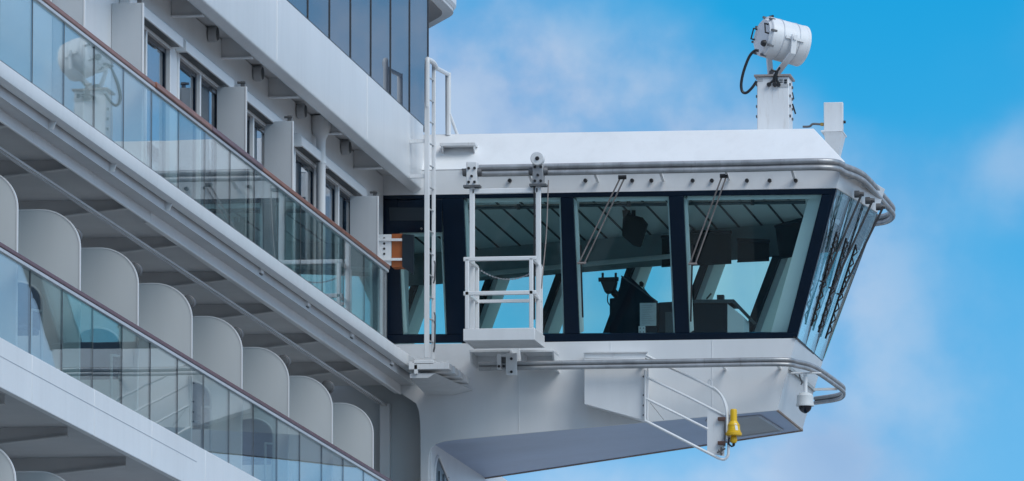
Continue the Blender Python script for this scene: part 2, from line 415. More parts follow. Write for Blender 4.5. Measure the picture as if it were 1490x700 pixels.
# dividers on the lower balcony: rounded outer top corner
zt = U(75, 305, Y=Y0 + 3.4).z
def divider(y, ztop, zbot, name_label, group):
    o = thing('balcony_divider', name_label, 'divider', (-.9, y, zbot), group)
    R_ = .44; xr = -.15
    pts = [(-1.8, y, zbot), (xr, y, zbot)] + [(xr - R_ + R_*math.cos(rad(a)), y, ztop - R_*.95 + R_*.95*math.sin(rad(a))) for a in range(0, 91, 6)] + [(-1.8, y, ztop)]
    mb = MB(); mb.prism(pts, (0, .035, 0)); mb.build('panel', 'panel', o, .004)
    mb = MB(); mb.sweep([(-.007, -.022), (.007, -.022), (.007, .022), (-.007, .022)], [Vector(p) + Vector((0, .0175, 0)) for p in pts[1:-1]] + [Vector((-1.8, y + .0175, ztop))], (0, 1, 0)); mb.build('edge_trim', 'white_clean', o)
    return o
BL = ['rounded grey divider cut by the left photo edge above the maroon rail', 'rounded grey divider on the lower balcony, second visible from aft',
      'rounded grey divider on the lower balcony, third visible from aft', 'rounded grey divider mid way along the maroon rail, fourth from aft',
      'rounded grey divider on the lower balcony, fourth from the forward bulkhead', 'rounded grey divider on the lower balcony, third from the forward bulkhead',
      'rounded grey divider on the lower balcony, second from the forward bulkhead', 'smallest rounded grey divider, beside the forward bulkhead and duct']
for k in range(8):
    divider(Y0 + 3.4*k, zt, ZGB - .03, BL[k], 'rounded dividers on the lower balcony')
for k, lb in ((0, 'rounded divider peeking at the bottom left corner, cut by the photo edge'), (1, 'rounded divider whose top shows near the bottom left under white fascia'), (2, 'rounded divider of the lowest balcony hidden low under the white fascia')):
    divider(Y0 + 3.4*k, zt - 2.84, ZGB - 2.87, lb, 'rounded dividers on the lowest balcony')
# round vents on the beams beside each divider
def vent(c, axis, label, group, r_=.085, body='vent_body'):
    o = thing('round_vent', label, 'vent', c, group)
    c = Vector(c); axis = Vector(axis)
    mb = MB(); mb.lathe(c, axis*.11, [(0, r_*.8), (.12, r_), (.9, r_), (1, r_*.86)], 24); mb.build('housing', body, o)
    mb = MB(); mb.lathe(c + axis*.111, axis*.02, [(0, r_*.8), (.6, r_*.72), (1, r_*.3)], 24); mb.build('grille', 'lamp_lens', o)
VL = ['aftmost', 'second', 'third', 'fourth', 'fifth', 'sixth', 'seventh', 'eighth']
for k in range(0, 7):
    y = Y0 + 3.4*k + .33
    c = U([12, 109, 197, 275, 345, 414, 478][k], [288, 344, 394, 441, 487, 527, 564][k], Y=y)
    vent((c.x, y, c.z), (0, -1, 0), 'round grey vent beside a rounded divider top, %s counting from aft' % VL[k], 'round vents under the upper balcony')
# forward bulkhead of the lower balcony, with duct
bk = thing('forward_bulkhead', 'grey bulkhead closing the forward end of the lower balcony', 'bulkhead', (-1, .46, 23))
mb = MB(); mb.box((-2.2, .46, 19.0), (.02, .60, ZFA + .4)); mb.build('wall', 'panel', bk)
dx0 = U(553, 640, Y=.36).x; dx1 = U(568, 640, Y=.36).x
mb = MB(); mb.box((dx0, .30, 20), (dx1, .455, pe.z + .05)); mb.build('duct', 'white', bk, .012)

# ================================================================== CABIN FRONT OF THE UPPER BALCONY
XW = -.47
cf = thing('cabin_front', 'white cabin front with sliding windows along the upper balcony', 'cabin wall', (XW, -15, ZGA))
ZW_top = ZT0 + .22
def wy(px, py): return U(px, py, X=XW).y
# windows: (left px, right px, y of top-left, panes)
wins = []
for (xl, yl, xr, yr, n) in ((176, 12, 247, 62, 2), (258, 79, 322, 133, 2), (341, 137, 394, 190, 2), (427, 205, 461, 236, 1), (466, 241, 517, 287, 2)):
    a = U(xl, yl, X=XW); b_ = U(xr, yr, X=XW)
    wins.append((a.y, b_.y, (a.z + b_.z)/2, n))
segs = []; cur_y = YS
zwt = sum(w[2] for w in wins)/len(wins)
print('window tops', [round(w[2], 2) for w in wins], 'y', [(round(w[0], 2), round(w[1], 2)) for w in wins])
for a, b_, z_, n in wins:
    mb = MB(); mb.box((XW - .15, cur_y, ZGA), (XW, a, ZW_top)); mb.build('wall', 'white', cf); cur_y = b_
mb = MB(); mb.box((XW - .15, cur_y, ZGA), (XW, -.42, ZW_top)); mb.build('wall', 'white', cf)
for a, b_, z_, n in wins:
    mb = MB(); mb.box((XW - .149, a, zwt), (XW - .001, b_, ZW_top)); mb.build('lintel', 'white', cf)
for i, (a, b_, z_, n) in enumerate(wins):
    mb = MB(); fw = .06
    mb.box((XW - .09, a + .002, ZGA), (XW + .02, a + fw, zwt - .002)); mb.box((XW - .09, b_ - fw, ZGA), (XW + .02, b_ - .002, zwt - .002))
    mb.box((XW - .09, a + fw, zwt - fw), (XW + .02, b_ - fw, zwt - .002)); mb.box((XW - .09, a + fw, ZGA), (XW + .02, b_ - fw, ZGA + .08))
    if n == 2:
        mid = (a + b_)/2; mb.box((XW - .085, mid - .035, ZGA + .08), (XW + .015, mid + .035, zwt - fw))
    wf = mb.build('window', 'white_clean', cf, .006)
    cells = [(a + fw, b_ - fw)] if n == 1 else [(a + fw, mid - .035), (mid + .035, b_ - fw)]
    for (u, v) in cells:
        mb = MB()
        for (y1, y2, z1, z2) in ((u, u + .05, ZGA + .08, zwt - fw), (v - .08, v, ZGA + .08, zwt - fw), (u + .05, v - .08, zwt - fw - .06, zwt - fw)):
            mb.box((XW - .07, y1, z1), (XW - .03, y2, z2))
        mb.build('sash', 'navy', wf)
        mb = MB(); mb.box((XW - .055, u + .051, ZGA + .08), (XW - .045, v - .081, zwt - fw - .061)); mb.build('pane', 'g_cabin', wf)
    mb = MB(); mb.box((XW - .9, a, ZGA), (XW - .6, b_, zwt)); mb.build('curtain', 'sky_curtain', wf)  # curtain's pale blue imitates sky reflected in the panes
    # shutter box above the window
    mb = MB(); mb.prism([(XW + .003, a - .12, zwt - .02), (XW + .13, a - .12, zwt - .02), (XW + .13, a - .12, zwt + .10), (XW + .10, a - .12, zwt + .14), (XW + .003, a - .12, zwt + .14)], (0, b_ - a + .30, 0)); sb = mb.build('shutter_box', 'white', cf, .008)
    mb = MB(); mb.box((XW + .022, a, zwt - .028), (XW + .115, b_, zwt - .0205)); mb.build('shutter_slot', 'gasket', sb)
# dividers of the upper balcony (narrow plates)
for px, py, lb in ((122, -60, 'tall flat divider plate aft of the first cabin window, partly above the frame'), (207, 4, 'flat narrow divider plate with square corners, beside the aftmost cabin window'), (357, 126, 'flat narrow divider plate with square corners, mid way along the upper balcony'), (425, 176, 'flat narrow divider plate between the third and fourth cabin windows'), (549, 285, 'flat narrow divider plate at the forward end, beside the navy window frame')):
    yk = min((Y0 + PITCH*k for k in range(0, 15)), key=lambda v: abs(U(px + .13*F/(v - CAM.y), py, X=0).y - v))
    c = U(px, py, Y=yk)
    o = thing('divider_plate', lb, 'divider', (c.x, yk, ZGA), 'flat divider plates on the upper balcony')
    top = min(c.z, ZT0 + .15) if py > -50 else ZT0 + .15
    mb = MB(); mb.box((XW + .003, yk, ZGA), (c.x, yk + .03, top)); mb.build('panel', 'plate_cool', o, .004)
    mb = MB(); mb.box((c.x + .0005, yk - .006, ZGA), (c.x + .016, yk + .036, top)); mb.build('edge_trim', 'white_clean', o)
    mb = MB(); mb.box((c.x - .06, yk + .004, top + .0005), (c.x - .01, yk + .026, top + .07)); mb.cyl((c.x - .1, yk + .01, top + .05), (c.x - .0, yk + .01, top + .05), .016, None, 8); mb.build('bracket', 'galv_dark', o)
# round column
yk = -6.4; c = U(467, 250, Y=yk)
col = thing('round_column', 'white round column with flared head in front of the cabin windows', 'column', (c.x, yk, ZGA))
zh = U(467, 200, Y=yk).z
mb = MB(); mb.lathe((c.x, yk, ZGA), (0, 0, 1), [(0, .06), (zh - ZGA - .05, .06), (zh - ZGA, .075), (zh - ZGA + .09, .13), (ZW_top - ZGA, .135)], 24); mb.build('shaft', 'white', col)
zr = U(467, 238, Y=yk).z
mb = MB(); mb.lathe((c.x, yk, zr), (0, 0, .03), [(0, .068), (1, .068)], 24); mb.build('collar', 'white_clean', col)

# ================================================================== BAND + WINDSCREEN ABOVE
XF = .06
YFE = U(616, 287, X=XF).y
band = thing('deck_band', 'broad white deck edge band sloping down to the ladder, above cabin windows', 'deck edge', (0, -15, ZT0))
mb = MB(); mb.prism([(XF, YS, ZT1), (XF, YS, ZT0 + .075), (XF - .012, YS, ZT0 + .045), (-.05, YS, ZT0), (-.09, YS, ZT0 + .01), (-.09, YS, ZT1 - .03), (-.5, YS, ZT1 - .03), (-.5, YS, ZT1)], (0, YFE - YS, 0)); mb.build('fascia', 'white_clean', band, .01)
mb = MB(); mb.box((-.09, YS, ZT0 + .24), (-2.6, YFE - .02, ZT0 + .34)); mb.build('soffit', 'grey_beam', band)
mb = MB(); mb.box((-.0905, YFE - .04, ZT0 + .02), (-2.6, YFE - .002, ZT1 - .04)); mb.build('end_plate', 'white_clean', band)
for k in range(-3, 8):
    yk = Y0 + 3.4*k + .35
    if yk > -.8: continue
    mb = MB(); mb.prism([(-.092, yk, ZT0 + .02), (-.092, yk, ZT0 + .24), (XW + .002, yk, ZT0 + .24), (XW + .002, yk, ZT0 + .0)], (0, .02, 0))
    mb.box((-.092, yk - .05, ZT0 - .012), (XW + .002, yk + .07, ZT0 + .003)); mb.build('bracket', 'white', band)
for k, (px, py) in enumerate(((303, 50), (369, 107), (432, 162), (497, 215))):
    c = U(px, py, X=XW + .003)
    vent(c, (1, 0, 0), 'round grey vent on the wall under the white deck band, %s counting from aft' % VL[k], 'round vents along the cabin front', .10, 'grey_plate')

for yw in (-26.5, -19.4, -12.3, -5.2):
    mb = MB(); mb.tube([(XF + .001, yw, ZT0 + .09), (XF + .001, yw, ZT1 - .01)], .006, 6); mb.build('weld_seam', 'white_clean', band)
YGE = U(623, 100, X=.02).y
scr = thing('glass_windscreen', 'tall dark blue glass windscreen standing on the white deck band', 'windscreen', (0, -10, ZT1))
y = YGE - PITCH*26
ZST = 31.6
while y < YGE - .1:
    mb = MB(); mb.box((.0, y + .012, ZT1 + .035), (.016, y + PITCH - .012, ZST)); g_ = mb.build('glass_panel', 'g_screen', scr)
    mb = MB(); mb.box((-.004, y + PITCH - .0115, ZT1 + .035), (.028, y + PITCH + .0115, ZST)); mb.build('joint', 'gasket', g_)
    y += PITCH
mb = MB(); mb.box((-.03, YGE - PITCH*26, ZT1 + .0005), (.035, YGE, ZT1 + .034)); mb.build('base_channel', 'gasket', scr)
mb = MB(); mb.box((-3.2, YGE - PITCH*26, ZT1 + .003), (-3.0, YGE, ZST)); mb.build('inner_wall', 'grey_plate', scr)
mb = MB(); mb.box((-3.0, YGE - .03, ZT1 + .003), (-.005, YGE, ZST)); mb.build('end_panel', 'grey_plate', scr)

# rounded deck overhang at the top
ov = thing('deck_overhang', 'rounded white deck overhang with grey underside at the top of the windscreen', 'deck overhang', (0, 0, 30.5))
pc = U(667, 20, Y=5.0); zo = pc.z
pf = U(622, 45, Z=zo); sw = (pf - pc).normalized()
def ring(z, g):
    # outline: straight outboard edge, rounded corner, forward edge swept inboard
    nn = Vector((-sw.y, sw.x, 0)); nn = nn if nn.y < 0 else -nn          # inward normal of the swept edge
    c0 = Vector((pc.x - g, -8, z)); 
    k = pc + nn*g                                                         # point on the inset swept edge
    tt = (pc.x - g - k.x)/sw.x; cc = k + sw*tt; cc = Vector((pc.x - g, cc.y, z))
    R_ = .34
    a_ = cc + Vector((0, -R_, 0)); b_ = cc + sw*R_; b_.z = z
    cur = [a_*(1-t_)**2 + cc*2*t_*(1-t_) + b_*t_**2 for t_ in [q/8 for q in range(9)]]
    e_ = cc + sw*4.0; e_.z = z
    return [c0] + cur + [e_, Vector((e_.x, -8, z))]
mb = MB(); mb.hexa(ring(zo + .05, .03), ring(zo + .09, 0)); mb.hexa(ring(zo + .0905, 0), ring(zo + .62, -.02)); mb.build('deck_edge', 'white_clean', ov)
mb = MB(); mb.hexa(ring(zo + .0, .04), ring(zo + .0495, .04)); mb.build('edge_band', 'grey_beam', ov)
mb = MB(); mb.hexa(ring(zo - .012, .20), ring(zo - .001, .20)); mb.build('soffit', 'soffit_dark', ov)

# ================================================================== BRIDGE WING
wing = thing('bridge_wing', 'white ship bridge wing with navy framed slanting windows jutting out over sky', 'bridge wing', (2.5, 1.5, 25))
A = Vector((-1.2, 0, ZW0)); B = U(1160, 494, Y=0); B.z = ZW0
C = U(1197, 525, Z=ZW0); D = Vector((-1.2, C.y + .5*(C.x + 1.2), ZW0))
At = Vector((-1.2, -TILT, ZW1)); Bt = U(1217, 274, Y=-TILT); Bt.z = ZW1
Ct = U(1277, 311, Z=ZW1)
fn = (Ct - C).cross(D - C).normalized()
if fn.y < 0: fn = -fn
# far top inner: on the far plane at X=-1.2
def on_far(x, z):   # y on far plane
    return Vector((x, C.y - (fn.x*(x - C.x) + fn.z*(z - C.z))/fn.y, z))
Dt = on_far(-1.2, ZW1)
print('wing', B, C, D, Bt, Ct, Dt, 'fn', fn)
# near frame: strips and mullions in the glazing plane
TH = -NN*.10
def wq(pts, mbx, off=0.0, th=None):
    q = [W(px, py, off) for px, py in pts]; mbx.prism(q, TH if th is None else th)
mb = MB()
Ltop = [(500, 285), (1217, 274)]; 
wq([(500, 291), (500, 285), (1217, 274), (1211.5, 283)], mb)                # head
wq([(500, 487.5), (1145, 483.6), (1161, 484.2), (1158.3, 494.6), (500, 500.5)], mb)          # sill
def between(xa, xb, mbx):   # mullion from the head's foot to the sill's top
    (xt0, xb0), (xt1, xb1) = xa, xb
    yh = lambda x: 291 - (x - 500)*8/711.5
    ys_ = lambda x: 487.5 - (x - 500)*3.9/645
    wq([(xt0, yh(xt0) + .05), (xt1, yh(xt1) + .05), (xb1, ys_(xb1) - .05), (xb0, ys_(xb0) - .05)], mbx)
between((500, 500), (578, 586), mb)
between((643, 650), (674.5, 683), mb)
between((815.5, 821), (834, 843), mb)
between((973, 982), (994.5, 1003), mb)
wq([(578, 291), (643, 290), (643, 338), (578, 339)], mb)
wq([(1196, 283.3), (1211.3, 283.1), (1160.9, 484.1), (1145, 483.5)], mb)     # raked end post
fr = mb.build('window_frame', 'navy', wing, .008)
# lighter recess box in the dark head above the first window
mb = MB(); wq([(566, 302), (618, 302), (619, 321), (567, 321)], mb, .003, -NN*.05); mb.build('frame_hatch', 'screen', fr)
mb = MB(); wq([(611, 332), (613, 331), (615, 333), (613, 335)], mb, .025, -NN*.03); mb.build('hatch_knob', 'chrome', fr)
# panes
open_ = [[(578, 338.5), (643, 337.8), (650, 486.5), (586, 487)], [(674.5, 289), (815.5, 287.4), (821, 485.6), (683, 486.4)],
         [(834, 287.2), (973, 285.7), (982, 484.6), (843, 485.4)], [(994.5, 285.4), (1196, 283.2), (1145, 483.6), (1003, 484.4)]]
for q in open_:
    mb = MB(); wq(q, mb, -.055, -NN*.012); mb.build('window_pane', 'g_wing', wing)
    # slim inner sash, pale, inside the pane
    cx_ = sum(p_[0] for p_ in q)/4; cy_ = sum(p_[1] for p_ in q)/4
    mbs = MB(); e = 5.5
    (a0, a1), (b0, b1), (c0, c1), (d0, d1) = q
    wq([(a0, a1), (a0 + e, a1 + 6), (d0 + e, d1 - 3), (d0, d1)], mbs, -.075, -NN*.09)
    wq([(b0 - 2, b1), (b0, b1), (c0, c1), (c0 - 2, c1)], mbs, -.075, -NN*.09)
    wq([(a0 + e, a1), (b0 - 2, b1), (b0 - 2, b1 + 6), (a0 + e, a1 + 6)], mbs, -.075, -NN*.09)
    mbs.build('window_sash', 'intgrey', wing)
# interior corner post at the outboard end
mb = MB(); wq([(1176, 290), (1196, 287), (1147, 483), (1122, 483)], mb, -.18, -NN*.12); mb.build('corner_post', 'intgrey', wing)
# upper band (above the windows) and eave
ZE = U(900, 250, Y=-TILT).z + .0
ZEv = U(1225, 237, Y=-TILT - .02).z
print('eave z', ZE, ZEv)
ZEv = max(ZEv, 28.45)
Be = Vector((Bt.x + .10, -TILT - .02, ZEv)); Ce = Vector((Ct.x + .10, Ct.y + .08, ZEv))
De = on_far(-1.2, ZW1) + Vector((0, .08, ZEv - ZW1)); Ae = Vector((-1.2, -TILT - .02, ZEv))
XL = .02
Lb0 = Vector((XL, -TILT - .001, ZW1 + .01)); Lb1 = Vector((XL, -TILT - .02, ZEv))
Bb = Vector((Bt.x, -TILT - .001, ZW1 + .01)); Cb = Ct + Vector((0, 0, .01)); Db = Dt + Vector((0, 0, .01))
mb = MB(); mb.hexa([Vector((-1.2, -TILT - .001, ZW1 + .01)), Bb, Cb, Db], [Ae, Be, Ce, De]); mb.build('upper_band', 'white', wing, .008)
# roof hip
zr_ = U(900, 190, Y=.12).z
Br = U(1184, 187, Y=.12); zr_ = Br.z
Ar = U(640, 195, Y=.12)
Cr = Vector((Br.x - .30, Ce.y - .55, zr_)); Dr = Vector((-1.2, De.y - .45, zr_))
mb = MB(); mb.hexa([Ae + Vector((0, 0, .004)), Be + Vector((.03, -.03, .004)), Vector((Be.x - .30, Ce.y - .1, ZEv + .004)), De + Vector((0, 0, .004))], [Vector((-1.2, .12, Ar.z)), Br, Cr, Dr]); mb.build('roof', 'white_clean', wing, .01)
mb = MB(); mb.bar(Lb1 + Vector((.6, -.03, .0)), Be + Vector((-.1, -.035, 0)), .03, .025); mb.build('eave_strip', 'galv_dark', wing)
# studs under the upper rail
mb = MB()
for px in (742, 852, 920, 948, 1008, 1036, 1087, 1120, 1158):
    c = U(px, 263, Y=-TILT - .01)
    mb.lathe(c, (0, -.06, 0), [(0, .028), (.6, .028), (1, .02)], 10)
mb.build('stud', 'black', wing)
# floor, ceiling, interior
FZ = 25.75
mb = MB(); mb.hexa([A + Vector((0, .06, FZ - ZW0 - .05)), B + Vector((-.10, .06, FZ - ZW0 - .05)), C + Vector((-.1, -.06, FZ - ZW0 - .05)), D + Vector((0, -.06, FZ - ZW0 - .05))],
                  [A + Vector((0, .06, FZ - ZW0)), B + Vector((-.10, .06, FZ - ZW0)), C + Vector((-.1, -.06, FZ - ZW0)), D + Vector((0, -.06, FZ - ZW0))]); mb.build('cabin_floor', 'floor', wing)
CZ = ZW1 - .035
mb = MB(); mb.hexa([At + Vector((0, .10, CZ - ZW1)), Bt + Vector((-.05, .10, CZ - ZW1)), Ct + Vector((-.05, -.04, CZ - ZW1)), Dt + Vector((0, -.04, CZ - ZW1))],
                  [At + Vector((0, .10, -.002)), Bt + Vector((-.05, .10, -.002)), Ct + Vector((-.05, -.04, -.002)), Dt + Vector((0, -.04, -.002))]); ceil = mb.build('cabin_ceiling', 'intceil', wing)
mb = MB(); x = -1.0
while x < 5.6:
    yf = on_far(x, CZ).y
    mb.box((x, -TILT + .14, CZ - .012), (x + .028, yf - .08, CZ - .002)); x += .335
mb.build('ceiling_groove', 'groove', ceil)
mb = MB(); mb.box((-1.2, -TILT + .25, FZ), (-1.12, D.y, CZ)); mb.build('inner_wall', 'intgrey', wing)
mb = MB(); mb.box((-.42, .12, FZ), (-.36, 1.2, CZ - .02)); mb.build('inner_partition', 'intgrey', wing)
# far glazing on the swept front: header, sill, pillars, panes
def far_pt(px, py, off=0): return UP(px, py, C + fn*off, fn)
def far_prism(pts, th, mbx): mbx.prism(pts, fn*th)
zh = 27.64
# direction of the raked pillars within the far plane
rk = (Ct - C).normalized()
mb = MB(); far_prism([on_far(-1.2, zh), on_far(C.x + (Ct.x - C.x)*(zh - ZW0)/(ZW1 - ZW0), zh), Ct, Dt], -.12, mb); mb.build('far_header', 'headerpaint', wing)
mb = MB(); far_prism([on_far(-1.2, 25.8), on_far(C.x - .2, 25.8), C + rk*.03, on_far(-1.2, ZW0 + .03)], -.12, mb); mb.build('far_sill', 'intdark', wing)
for i, px in enumerate((515, 620, 725, 825, 925, 1030, 1132)):
    p0 = far_pt(px, 430); wdt = .11 if i < 6 else .13
    t0 = (ZW0 + .031 - p0.z)/rk.z; t1 = (zh - .001 - p0.z)/rk.z
    a_ = p0 + rk*t0; b_ = p0 + rk*t1; hd = Vector((fn.y, -fn.x, 0)).normalized()*wdt
    mb = MB(); mb.prism([a_ - hd, a_ + hd*.1, b_ + hd*.1, b_ - hd], -fn*.34); pl = mb.build('far_pillar', 'intdark', wing, .006)  # dark half: the pillar's shaded face put into the colour
    mb = MB(); mb.prism([a_ + hd*.11, a_ + hd, b_ + hd, b_ + hd*.11], -fn*.30); mb.build('pillar_lit_half', 'intgrey', pl, .006)  # pale half stands for the lit side of the same pillar
mb = MB(); far_prism([on_far(-1.2, ZW0 + .03), C + rk*.04, on_far(C.x + (Ct.x - C.x)*(zh - ZW0)/(ZW1 - ZW0) - .02, zh), on_far(-1.2, zh)], -.012, mb)
for v in mb.bm.verts: v.co += fn*.03
mb.build('far_pane', 'g_far', wing)
pa = far_pt(650, 404, -.5); pb = far_pt(985, 372, -.5)
mb = MB(); mb.tube([pa, pb], .035, 8); mb.build('grab_rail', 'intgrey', wing)
# end glazing: three panes with thin dark bars
en = (C - B).cross(Bt - B).normalized()
if en.x < 0: en = -en
def endp(s, z):   # s along 0..1 near to far, z 0..1 foot to head
    return (B.lerp(C, s)).lerp(Bt.lerp(Ct, s), z)
for i in range(3):
    s0, s1 = i/3 + (.03 if i == 0 else .008), (i+1)/3 - .008
    mb = MB(); mb.prism([endp(s0, .0), endp(s1, .0), endp(s1, 1), endp(s0, 1)], -en*.014); mb.build('end_pane', 'g_end', wing)
mb = MB()
for i in range(1, 4):
    s = i/3; mb.prism([endp(s - .0075, 0), endp(s + .0075, 0), endp(s + .0075, 1), endp(s - .0075, 1)], -en*.06)
mb.build('end_mullion', 'black', wing)
mb = MB(); mb.prism([endp(.0, .0) , endp(.028, 0), endp(.028, 1), endp(.0, 1)], -en*.08); mb.build('end_corner_frame', 'navy', wing)
mb = MB(); mb.prism([endp(-.01, -.012), endp(1.0, -.012), endp(1.0, -.001), endp(-.01, -.001)], -en*.05); mb.build('end_sill', 'black', wing)
# apron: one plate on the near face running into the post beside the lower balcony
def y0p(px, py): return U(px, py, Y=0)
def y1p(px, py): return U(px, py, Y=.0)
Bo = U(1131, 597, Y=0); Eo = U(1167, 626.5, Z=Bo.z); 
outl = [(565, 501), (1158, 495), (1131, 597), (664, 639.5), (646, 642), (634, 645.5), (627, 652), (623.5, 664), (622.5, 690), (622, 900), (612, 900), (612, 640), (611.5, 614), (609.5, 598), (605.5, 587), (565, 560)]
mb = MB(); P_ = [y0p(*q) for q in outl]
for p_ in P_[:2]: p_.z = ZW0 - .015
mb.prism(P_, (0, .05, 0)); mb.build('apron', 'white', wing)
zseam = 25.86
for x_, zb_w in ((1.35, 24.9), (2.62, 25.0), (4.02, 25.1)):
    mb = MB(); mb.tube([(x_, -.001, ZW0 - .03), (x_, -.001, zb_w)], .006, 6); mb.build('weld_seam', 'white', wing)
# end apron and underside
mb = MB(); eb = [P_[1] + Vector((0, .0505, 0)), C + Vector((0, 0, -.015)), Eo, P_[2] + Vector((0, .0505, 0))]
mb.prism(eb, Vector((-.05, 0, 0))); mb.build('end_apron', 'white', wing)
slope = (Bo.z - P_[3].z)/(Bo.x - P_[3].x)
def und(x, y, dz=0): return Vector((x, y, Bo.z + slope*(x - Bo.x) + dz))
FI = Vector((XS - .1, Eo.y + .52*(Eo.x - XS), 0))
ua = und(XS - .02, .05); ub = und(Bo.x, .05); uc = und(Eo.x - .0, Eo.y); ud = und(XS - .02, FI.y)
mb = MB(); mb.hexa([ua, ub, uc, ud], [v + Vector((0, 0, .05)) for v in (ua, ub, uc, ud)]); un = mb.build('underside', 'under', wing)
mb = MB(); mb.bar(ud + Vector((0, 0, .01)), uc + Vector((0, 0, .01)), .05, .05); mb.bar(ub + Vector((0, -.03, .0)), uc + Vector((.0, 0, 0)), .03, .02); mb.build('lower_edge', 'rustline', un)
# framed plate on the underside near its outer end
pl_ = [und(3.9, .35, -.012), und(4.62, .35, -.012), und(4.72, Eo.y - .35, -.012), und(3.9, Eo.y - .0, -.012)]
mb = MB(); mb.hexa([p_ for p_ in pl_], [p_ + Vector((0, 0, .01)) for p_ in pl_]); mb.build('hatch_plate', 'grey_plate', un)
mb = MB()
for i in range(4): mb.bar(pl_[i] + Vector((0, 0, -.004)), pl_[(i+1) % 4] + Vector((0, 0, -.004)), .035, .02)
mb.build('hatch_frame', 'alu', un)
# front (far) outer skin below the far windows
mb = MB(); mb.hexa([ud, uc + Vector((-.06, .03, 0)), uc + Vector((-.08, -.03, 0)), ud + Vector((0, -.06, 0))], [on_far(-1.2, ZW0), on_far(C.x - .06, ZW0), on_far(C.x - .08, ZW0) + Vector((0, -.06, 0)), on_far(-1.2, ZW0) + Vector((0, -.06, 0))]); mb.build('front_apron', 'white', wing)
# little white eyebrow shelf on the roof slope
p0 = U(641, 211, Y=-.22); p1 = U(693, 210, Y=-.22)
sh = thing('step_shelf', 'small white step shelf on the wing roof slope beside the ladder', 'shelf', p0)
mb = MB(); mb.box((p0.x, -.30, p0.z - .025), (p1.x, .1, p0.z + .02)); mb.build('tread', 'white_worn', sh, .006)
for xx in (p0.x + .02, p1.x - .04):
    mb = MB(); mb.prism([(xx, -.27, p0.z - .026), (xx, .0, p0.z - .026), (xx, -.12, p0.z - .14)], (.015, 0, 0)); mb.build('gusset', 'white_worn', sh)

# ================================================================== RAILS (galvanised gondola tracks)
def track(name, label, pts, r_, gap, brackets, n=10):
    o = thing(name, label, 'track rail', pts[0])
    path = [Vector(pts[0])] + smooth_path(pts[1:], n)
    for sgn, nm in ((1, 'top_tube'), (-1, 'bottom_tube')):
        mb = MB(); mb.tube([p_ + Vector((0, 0, sgn*gap)) for p_ in path], r_, 12); mb.build('tube', 'galv', o)
    mb = MB(); mb.sweep([(-r_*.3, -gap), (r_*.3, -gap), (r_*.3, gap), (-r_*.3, gap)], path, (0, 0, 1)); mb.build('web', 'galv_dark', o)
    for (a_, b_) in brackets:
        mb = MB(); mb.bar(a_, b_, .035, .035); mb.build('bracket', 'white_worn', o)
    return o, path
YR = -.86
zU = U(700, 248.5, Y=YR).z
upts = [U(690, 248.8, Y=YR), U(1100, 246, Y=YR), U(1205, 245.6, Y=YR)]
for p_ in upts: p_.z = zU
for (px, py) in ((1230, 246.8), (1250, 255), (1264, 266), (1294, 300), (1299, 308), (1296.5, 314), (1288, 318.5), (1274, 321)): upts.append(U(px, py, Z=zU))
print('rail', upts)
EBR = []
urail, up_path = track('upper_track', 'galvanised double rail along the wing eave that bends round its outboard end', upts, .040, .044,
    [(Vector((x, YR + .02, zU - .03)), Vector((x, -TILT - .03, zU - .12))) for x in (1.6, 2.5, 3.4, 4.3, 5.2)] +
    [])
for y in (.1, .9, 1.7):
    q = min((p_ for p_ in up_path if p_.x > 5.4), key=lambda p_: abs(p_.y - y - .06))
    mb = MB(); mb.bar((Bt.x + .05, y, zU - .06), (q.x - .01, q.y, zU - .05), .05, .06); mb.build('bracket', 'white_worn', urail)
YL = -.55
zL = U(700, 533, Y=YL).z
lpts = [U(697, 533, Y=YL), U(1000, 530, Y=YL), U(1130, 528.7, Y=YL)]
for p_ in lpts: p_.z = zL
for (px, py) in ((1160, 529.5), (1187, 538), (1222, 562), (1227.5, 569), (1225, 575), (1214, 579), (1186, 583)): lpts.append(U(px, py, Z=zL))
print('lrail', lpts)
lrail, lp_path = track('lower_track', 'galvanised double rail along the wing apron below the windows', lpts, .030, .032,
    [(Vector((x, YL, zL)), Vector((x, -.0, zL - .03))) for x in (1.9, 3.1, 4.2, 4.95)] + [(U(1170, 567, Z=zL - .03), U(1218, 566, Z=zL - .03))])

# ================================================================== LADDER
YLd = -1.5
p0 = U(621, 521, Y=YLd); p1 = U(622.5, 90, Y=YLd)
lad = thing('ladder', 'white vertical ladder with hooked top standing between hull band and wing', 'ladder', p0)
xl = p0.x; dv = Vector((.035, .38, 0))
ztp = p1.z
mb = MB(); mb.bar(p0, (xl, YLd, ztp - .55), .068, .05, (0, 1, 0)); mb.build('stringer', 'white_worn', lad, .008)
mb = MB(); mb.bar(p0 + dv + Vector((0, 0, .02)), Vector((xl, YLd, ztp)) + dv, .05, .05, (0, 1, 0)); mb.build('stringer', 'white_worn', lad, .008)
hook = [Vector((xl, YLd, ztp - .62)), Vector((xl, YLd, ztp - .03)), Vector((xl + .015, YLd + .05, ztp + .03)), Vector((xl + .05, YLd + .22, ztp + .02)), Vector((xl, YLd, 0)) + Vector((.06, .4, ztp - .02))]
mb = MB(); mb.tube(smooth_path(hook, 4), .036, 10); mb.build('hook_rail', 'white_worn', lad)
pt = U(652, 108, Y=.1)
mb = MB(); mb.tube([Vector((xl + .05, YLd + .4, ztp - .02)), pt], .03, 10); mb.tube([pt + Vector((0, 0, .02)), Vector((pt.x, pt.y + .02, Ar.z - .02))], .04, 10)
mb.tube([Vector((pt.x + .02, pt.y, Ar.z + .28)), Vector((pt.x + .12, pt.y + .1, Ar.z - .02))], .022, 8); mb.build('handrail', 'white_worn', lad)
z = p0.z + .25
while z < ztp - .1:
    mb = MB(); mb.tube([(xl, YLd, z), (xl + dv.x, YLd + dv.y, z)], .011, 8); mb.build('rung', 'grey_plate', lad); z += .3
